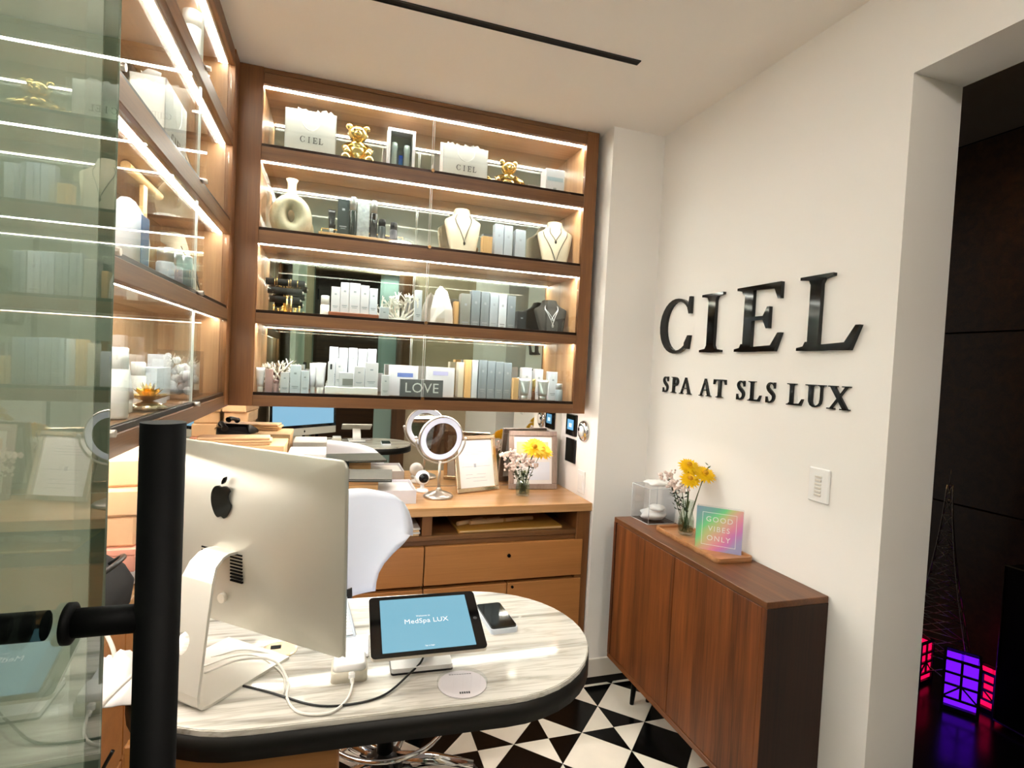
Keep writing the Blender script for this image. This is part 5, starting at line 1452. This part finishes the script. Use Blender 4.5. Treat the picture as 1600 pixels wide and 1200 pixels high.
# open niche under the worktop
fd = thing('folder', 'mustard yellow folder lying in the open shelf under the counter', 'folder', (.79, 2.44, .7195), RAD(1))
MB().box(-.245, .245, -.12, .12, 0, .012, .001).build('cover', 'yellowfolder', fd)
MB().box(-.24, .24, -.121, .115, .003, .009).build('sheets', 'manila', fd)
for k, (lab, x, l, a) in enumerate((('pale rolled sheet lying lowest and leftmost on the yellow folder', .62, .14, 25), ('pale rolled sheet in the middle of the three on the yellow folder', .69, .16, 18), ('longest rolled sheet slanting across the yellow folder', .78, .30, 8))):
    r = thing('paper_roll', lab, 'paper roll', (x, 2.41, .7325), RAD(a), 'rolled sheets on the yellow folder')
    MB().tube([(-l / 2, 0, .010), (l / 2, 0, .010)], .0098, 14).build('sheet', 'manila', r)
    MB().tube([(-.006, 0, .010), (.006, 0, .010)], .0103, 14).build('band', 'tanx', r)
ps = thing('paper_stack', 'stack of white papers in the left bay of the open shelf', 'papers', (.27, 2.42, .7195), 0)
for k in range(4):
    MB().box(-.11, .105 + .004 * (k % 2), -.115, .11, .0085 * k, .0085 * k + .0075, .001).build('paper_pad', 'paper' if k % 2 else 'manila', ps)

# ------------------------------------------------------------------ on the left counter
for k, (lab, z, h_, y, mm_) in enumerate((('kraft carton at the bottom of the pile on the left counter', .962, .075, 1.70, 'kraft'), ('kraft carton in the middle of the pile on the left counter', 1.038, .068, 1.69, 'kraft'), ('kraft paper bag folded flat on top of the carton pile', 1.107, .070, 1.71, 'kraft'))):
    b = thing('kraft_carton', lab, 'carton', (-.515, y, z), RAD(90 + 4 * k), 'carton pile on the left counter')
    MB().box(-.14, .14, -.072, .060, 0, h_, .006).build('body', mm_, b)
    MB().box(-.141, .141, -.0725, -.072, h_ * .55, h_ * .58).box(-.02, .02, -.0726, .0605, h_, h_ + .0006).build('flap_seam', 'tan', b)
pb = thing('pink_box', 'flat salmon pink box under the kraft cartons on the left counter', 'box', (-.515, 1.70, .903), RAD(90))
MB().box(-.15, .15, -.075, .07, 0, .040, .002).build('body', 'pinkbox', pb)
MB().box(-.152, .152, -.077, .072, .041, .058, .002).build('lid', 'pinkbox', pb)
wl = thing('white_basin', 'low white rounded basin under the salmon pink box', 'basin', (-.510, 1.69, CZ), 0)
MB().lathe([(.055, 0), (.070, .010), (.078, .035), (.080, .055), (.076, .059), (0, .059)], n=32, sy=1.9).build('body', 'whitegloss', wl)
MB().lathe([(.056, -.0001), (.058, .004)], n=24, sy=1.9).build('foot', 'cream', wl)
hb_ = thing('handbag', 'soft black bag slumped on the left counter behind the door pull', 'bag', (-.510, 1.400, CZ), RAD(88))
MB().loft([[(x * 1.0, y, 0) for x, y in rrect(.30, .14, .04, 6)], [(x, y, .05) for x, y in rrect(.33, .15, .05, 6)], [(x, y, .09) for x, y in rrect(.30, .12, .05, 6)], [(x, y + .01 * sin(20 * x), .118 + .01 * sin(25 * x)) for x, y in rrect(.24, .06, .025, 6)]]).build('body', 'velvet', hb_)
MB().tube(spline([(-.08, -.03, .10), (-.06, -.07, .13), (0, -.085, .14), (.06, -.07, .13), (.08, -.03, .10)], 6), .006, 8).build('handle', 'blackplastic', hb_)

# ------------------------------------------------------------------ glass entrance door standing open on the left
dr = MB().box(-.159, -.149, -.50, .462, .012, 2.30).build('door_1', 'doorglass'); dr['kind'] = 'structure'
MB().box(-.1592, -.1488, .4610, .4632, .012, 2.30, .001).build('polished_edge', 'glassedge', dr)
hd = MB().tube([(-.100, .40, .18), (-.100, .40, 1.404)], .0127, 28).build('pull_handle', 'black', dr)
for z in (1.279, .40):
    MB().tube([(-.149, .40, z), (-.106, .40, z)], .0088, 20).build('standoff', 'black', hd)
    MB().tube([(-.1488, .40, z), (-.1455, .40, z), (-.1440, .40, z)], [.0125, .0125, .0095], 24).build('flange', 'black', hd)
hb = MB().tube([(-.208, .40, .18), (-.208, .40, 1.404)], .0127, 28).build('pull_handle', 'black', dr)
for z in (1.279, .40):
    MB().tube([(-.202, .40, z), (-.159, .40, z)], .0088, 20).build('standoff', 'black', hb)
for z in (.25, 2.05):
    MB().box(-.166, -.142, -.505, -.44, z - .05, z + .05, .003).build('hinge', 'black', dr)

# ------------------------------------------------------------------ the dark corridor on the right
lw = thing('low_cabinet', 'low dark cabinet with a thin metal edge in the corridor', 'cabinet', (0, 0, 0))
MB().box(2.80, 3.19, .55, 1.58, .02, .70, .003).build('body', 'dark', lw)
MB().tube([(2.798, 1.578, .03), (2.798, 1.578, .702), (2.798, .56, .702)], .005, 6).tube([(2.798, 1.578, .02), (2.798, .56, .02)], .004, 6).build('edge_trim', 'dimmetal', lw)
def lantern(label, loc, rz, w, h, mats_, group='glowing box lanterns'):
    t = thing('box_lantern', label, 'lantern', loc, rz, group)
    h2 = w / 2
    MB().box(-h2, h2, -h2, h2, 0, .02, .002).build('base', 'dark', t)
    fr = MB()
    for x in (-h2, h2):
        for y in (-h2, h2):
            fr.box(x - .006, x + .006, y - .006, y + .006, 0, h, .001)
    for z in (.06, .06 + (h - .06) * .36, .06 + (h - .06) * .66, h):
        for s_ in (-h2, h2):
            fr.box(-h2, h2, s_ - .005, s_ + .005, z - .005, z + .005); fr.box(s_ - .005, s_ + .005, -h2, h2, z - .005, z + .005)
    for s_ in (-h2, h2):
        fr.box(-.005, .005, s_ - .004, s_ + .004, .06, h); fr.box(s_ - .004, s_ + .004, -.005, .005, .06, h)
        fr.tube([(-h2, s_, .06), (0, s_, .06 + (h - .06) * .36)], .004, 6).tube([(h2, s_, .06), (0, s_, .06 + (h - .06) * .36)], .004, 6)
        fr.tube([(s_, -h2, .06), (s_, 0, .06 + (h - .06) * .36)], .004, 6).tube([(s_, h2, .06), (s_, 0, .06 + (h - .06) * .36)], .004, 6)
    fr.build('frame', 'dark', t)
    for k, (x0, x1, y0, y1) in enumerate(((-h2, h2, -h2 + .002, -h2 + .004), (-h2, h2, h2 - .004, h2 - .002), (-h2 + .002, -h2 + .004, -h2, h2), (h2 - .004, h2 - .002, -h2, h2))):
        MB().box(x0 + .004 * (k < 2), x1 - .004 * (k < 2), y0 + .004 * (k > 1), y1 - .004 * (k > 1), .03, h - .01).build('panel', mats_[k], t)
    return t
lantern('glowing purple box lantern on the corridor floor', (2.775, 1.70, 0), RAD(32), .125, .235, ['purple', 'purple', 'purple', 'purple'])
lantern('glowing pink box lantern against the low corridor cabinet', (2.90, 1.668, 0), RAD(8), .095, .18, ['magenta', 'magenta', 'magenta', 'magenta'])
lantern('glowing pink box lantern at the foot of the wire tower', (2.80, 1.935, 0), RAD(10), .11, .21, ['magenta', 'magenta', 'magenta', 'magenta'])
tw = thing('wire_tower', 'tall openwork wire tower ornament in the dark corridor', 'ornament', (2.96, 1.93, 0), RAD(30))
def half(z):
    return .14 * (1 - z / .98) ** 1.6 + .012
lv = [0, .14, .25, .34, .42, .50, .58, .66, .74, .82, .90, .97]
cr4 = [(1, 1), (-1, 1), (-1, -1), (1, -1)]
for sx, sy in cr4:
    MB().tube([(sx * half(z), sy * half(z), z) for z in lv], .003, 5).build('corner_wire', 'wire', tw)
lt = MB()
for k in range(len(lv) - 1):
    a, b = half(lv[k]), half(lv[k + 1])
    for i in range(4):
        p, q = cr4[i], cr4[(i + 1) % 4]
        lt.tube([(p[0] * b, p[1] * b, lv[k + 1]), (q[0] * b, q[1] * b, lv[k + 1])], .0022, 4)
        lt.tube([(p[0] * a, p[1] * a, lv[k]), (q[0] * b, q[1] * b, lv[k + 1])], .0018, 4)
        lt.tube([(q[0] * a, q[1] * a, lv[k]), (p[0] * b, p[1] * b, lv[k + 1])], .0018, 4)
lt.build('lattice', 'wire', tw)
MB().tube([(0, 0, .95), (0, 0, 1.05)], .004, 6, r1=.001).build('spire', 'wire', tw)
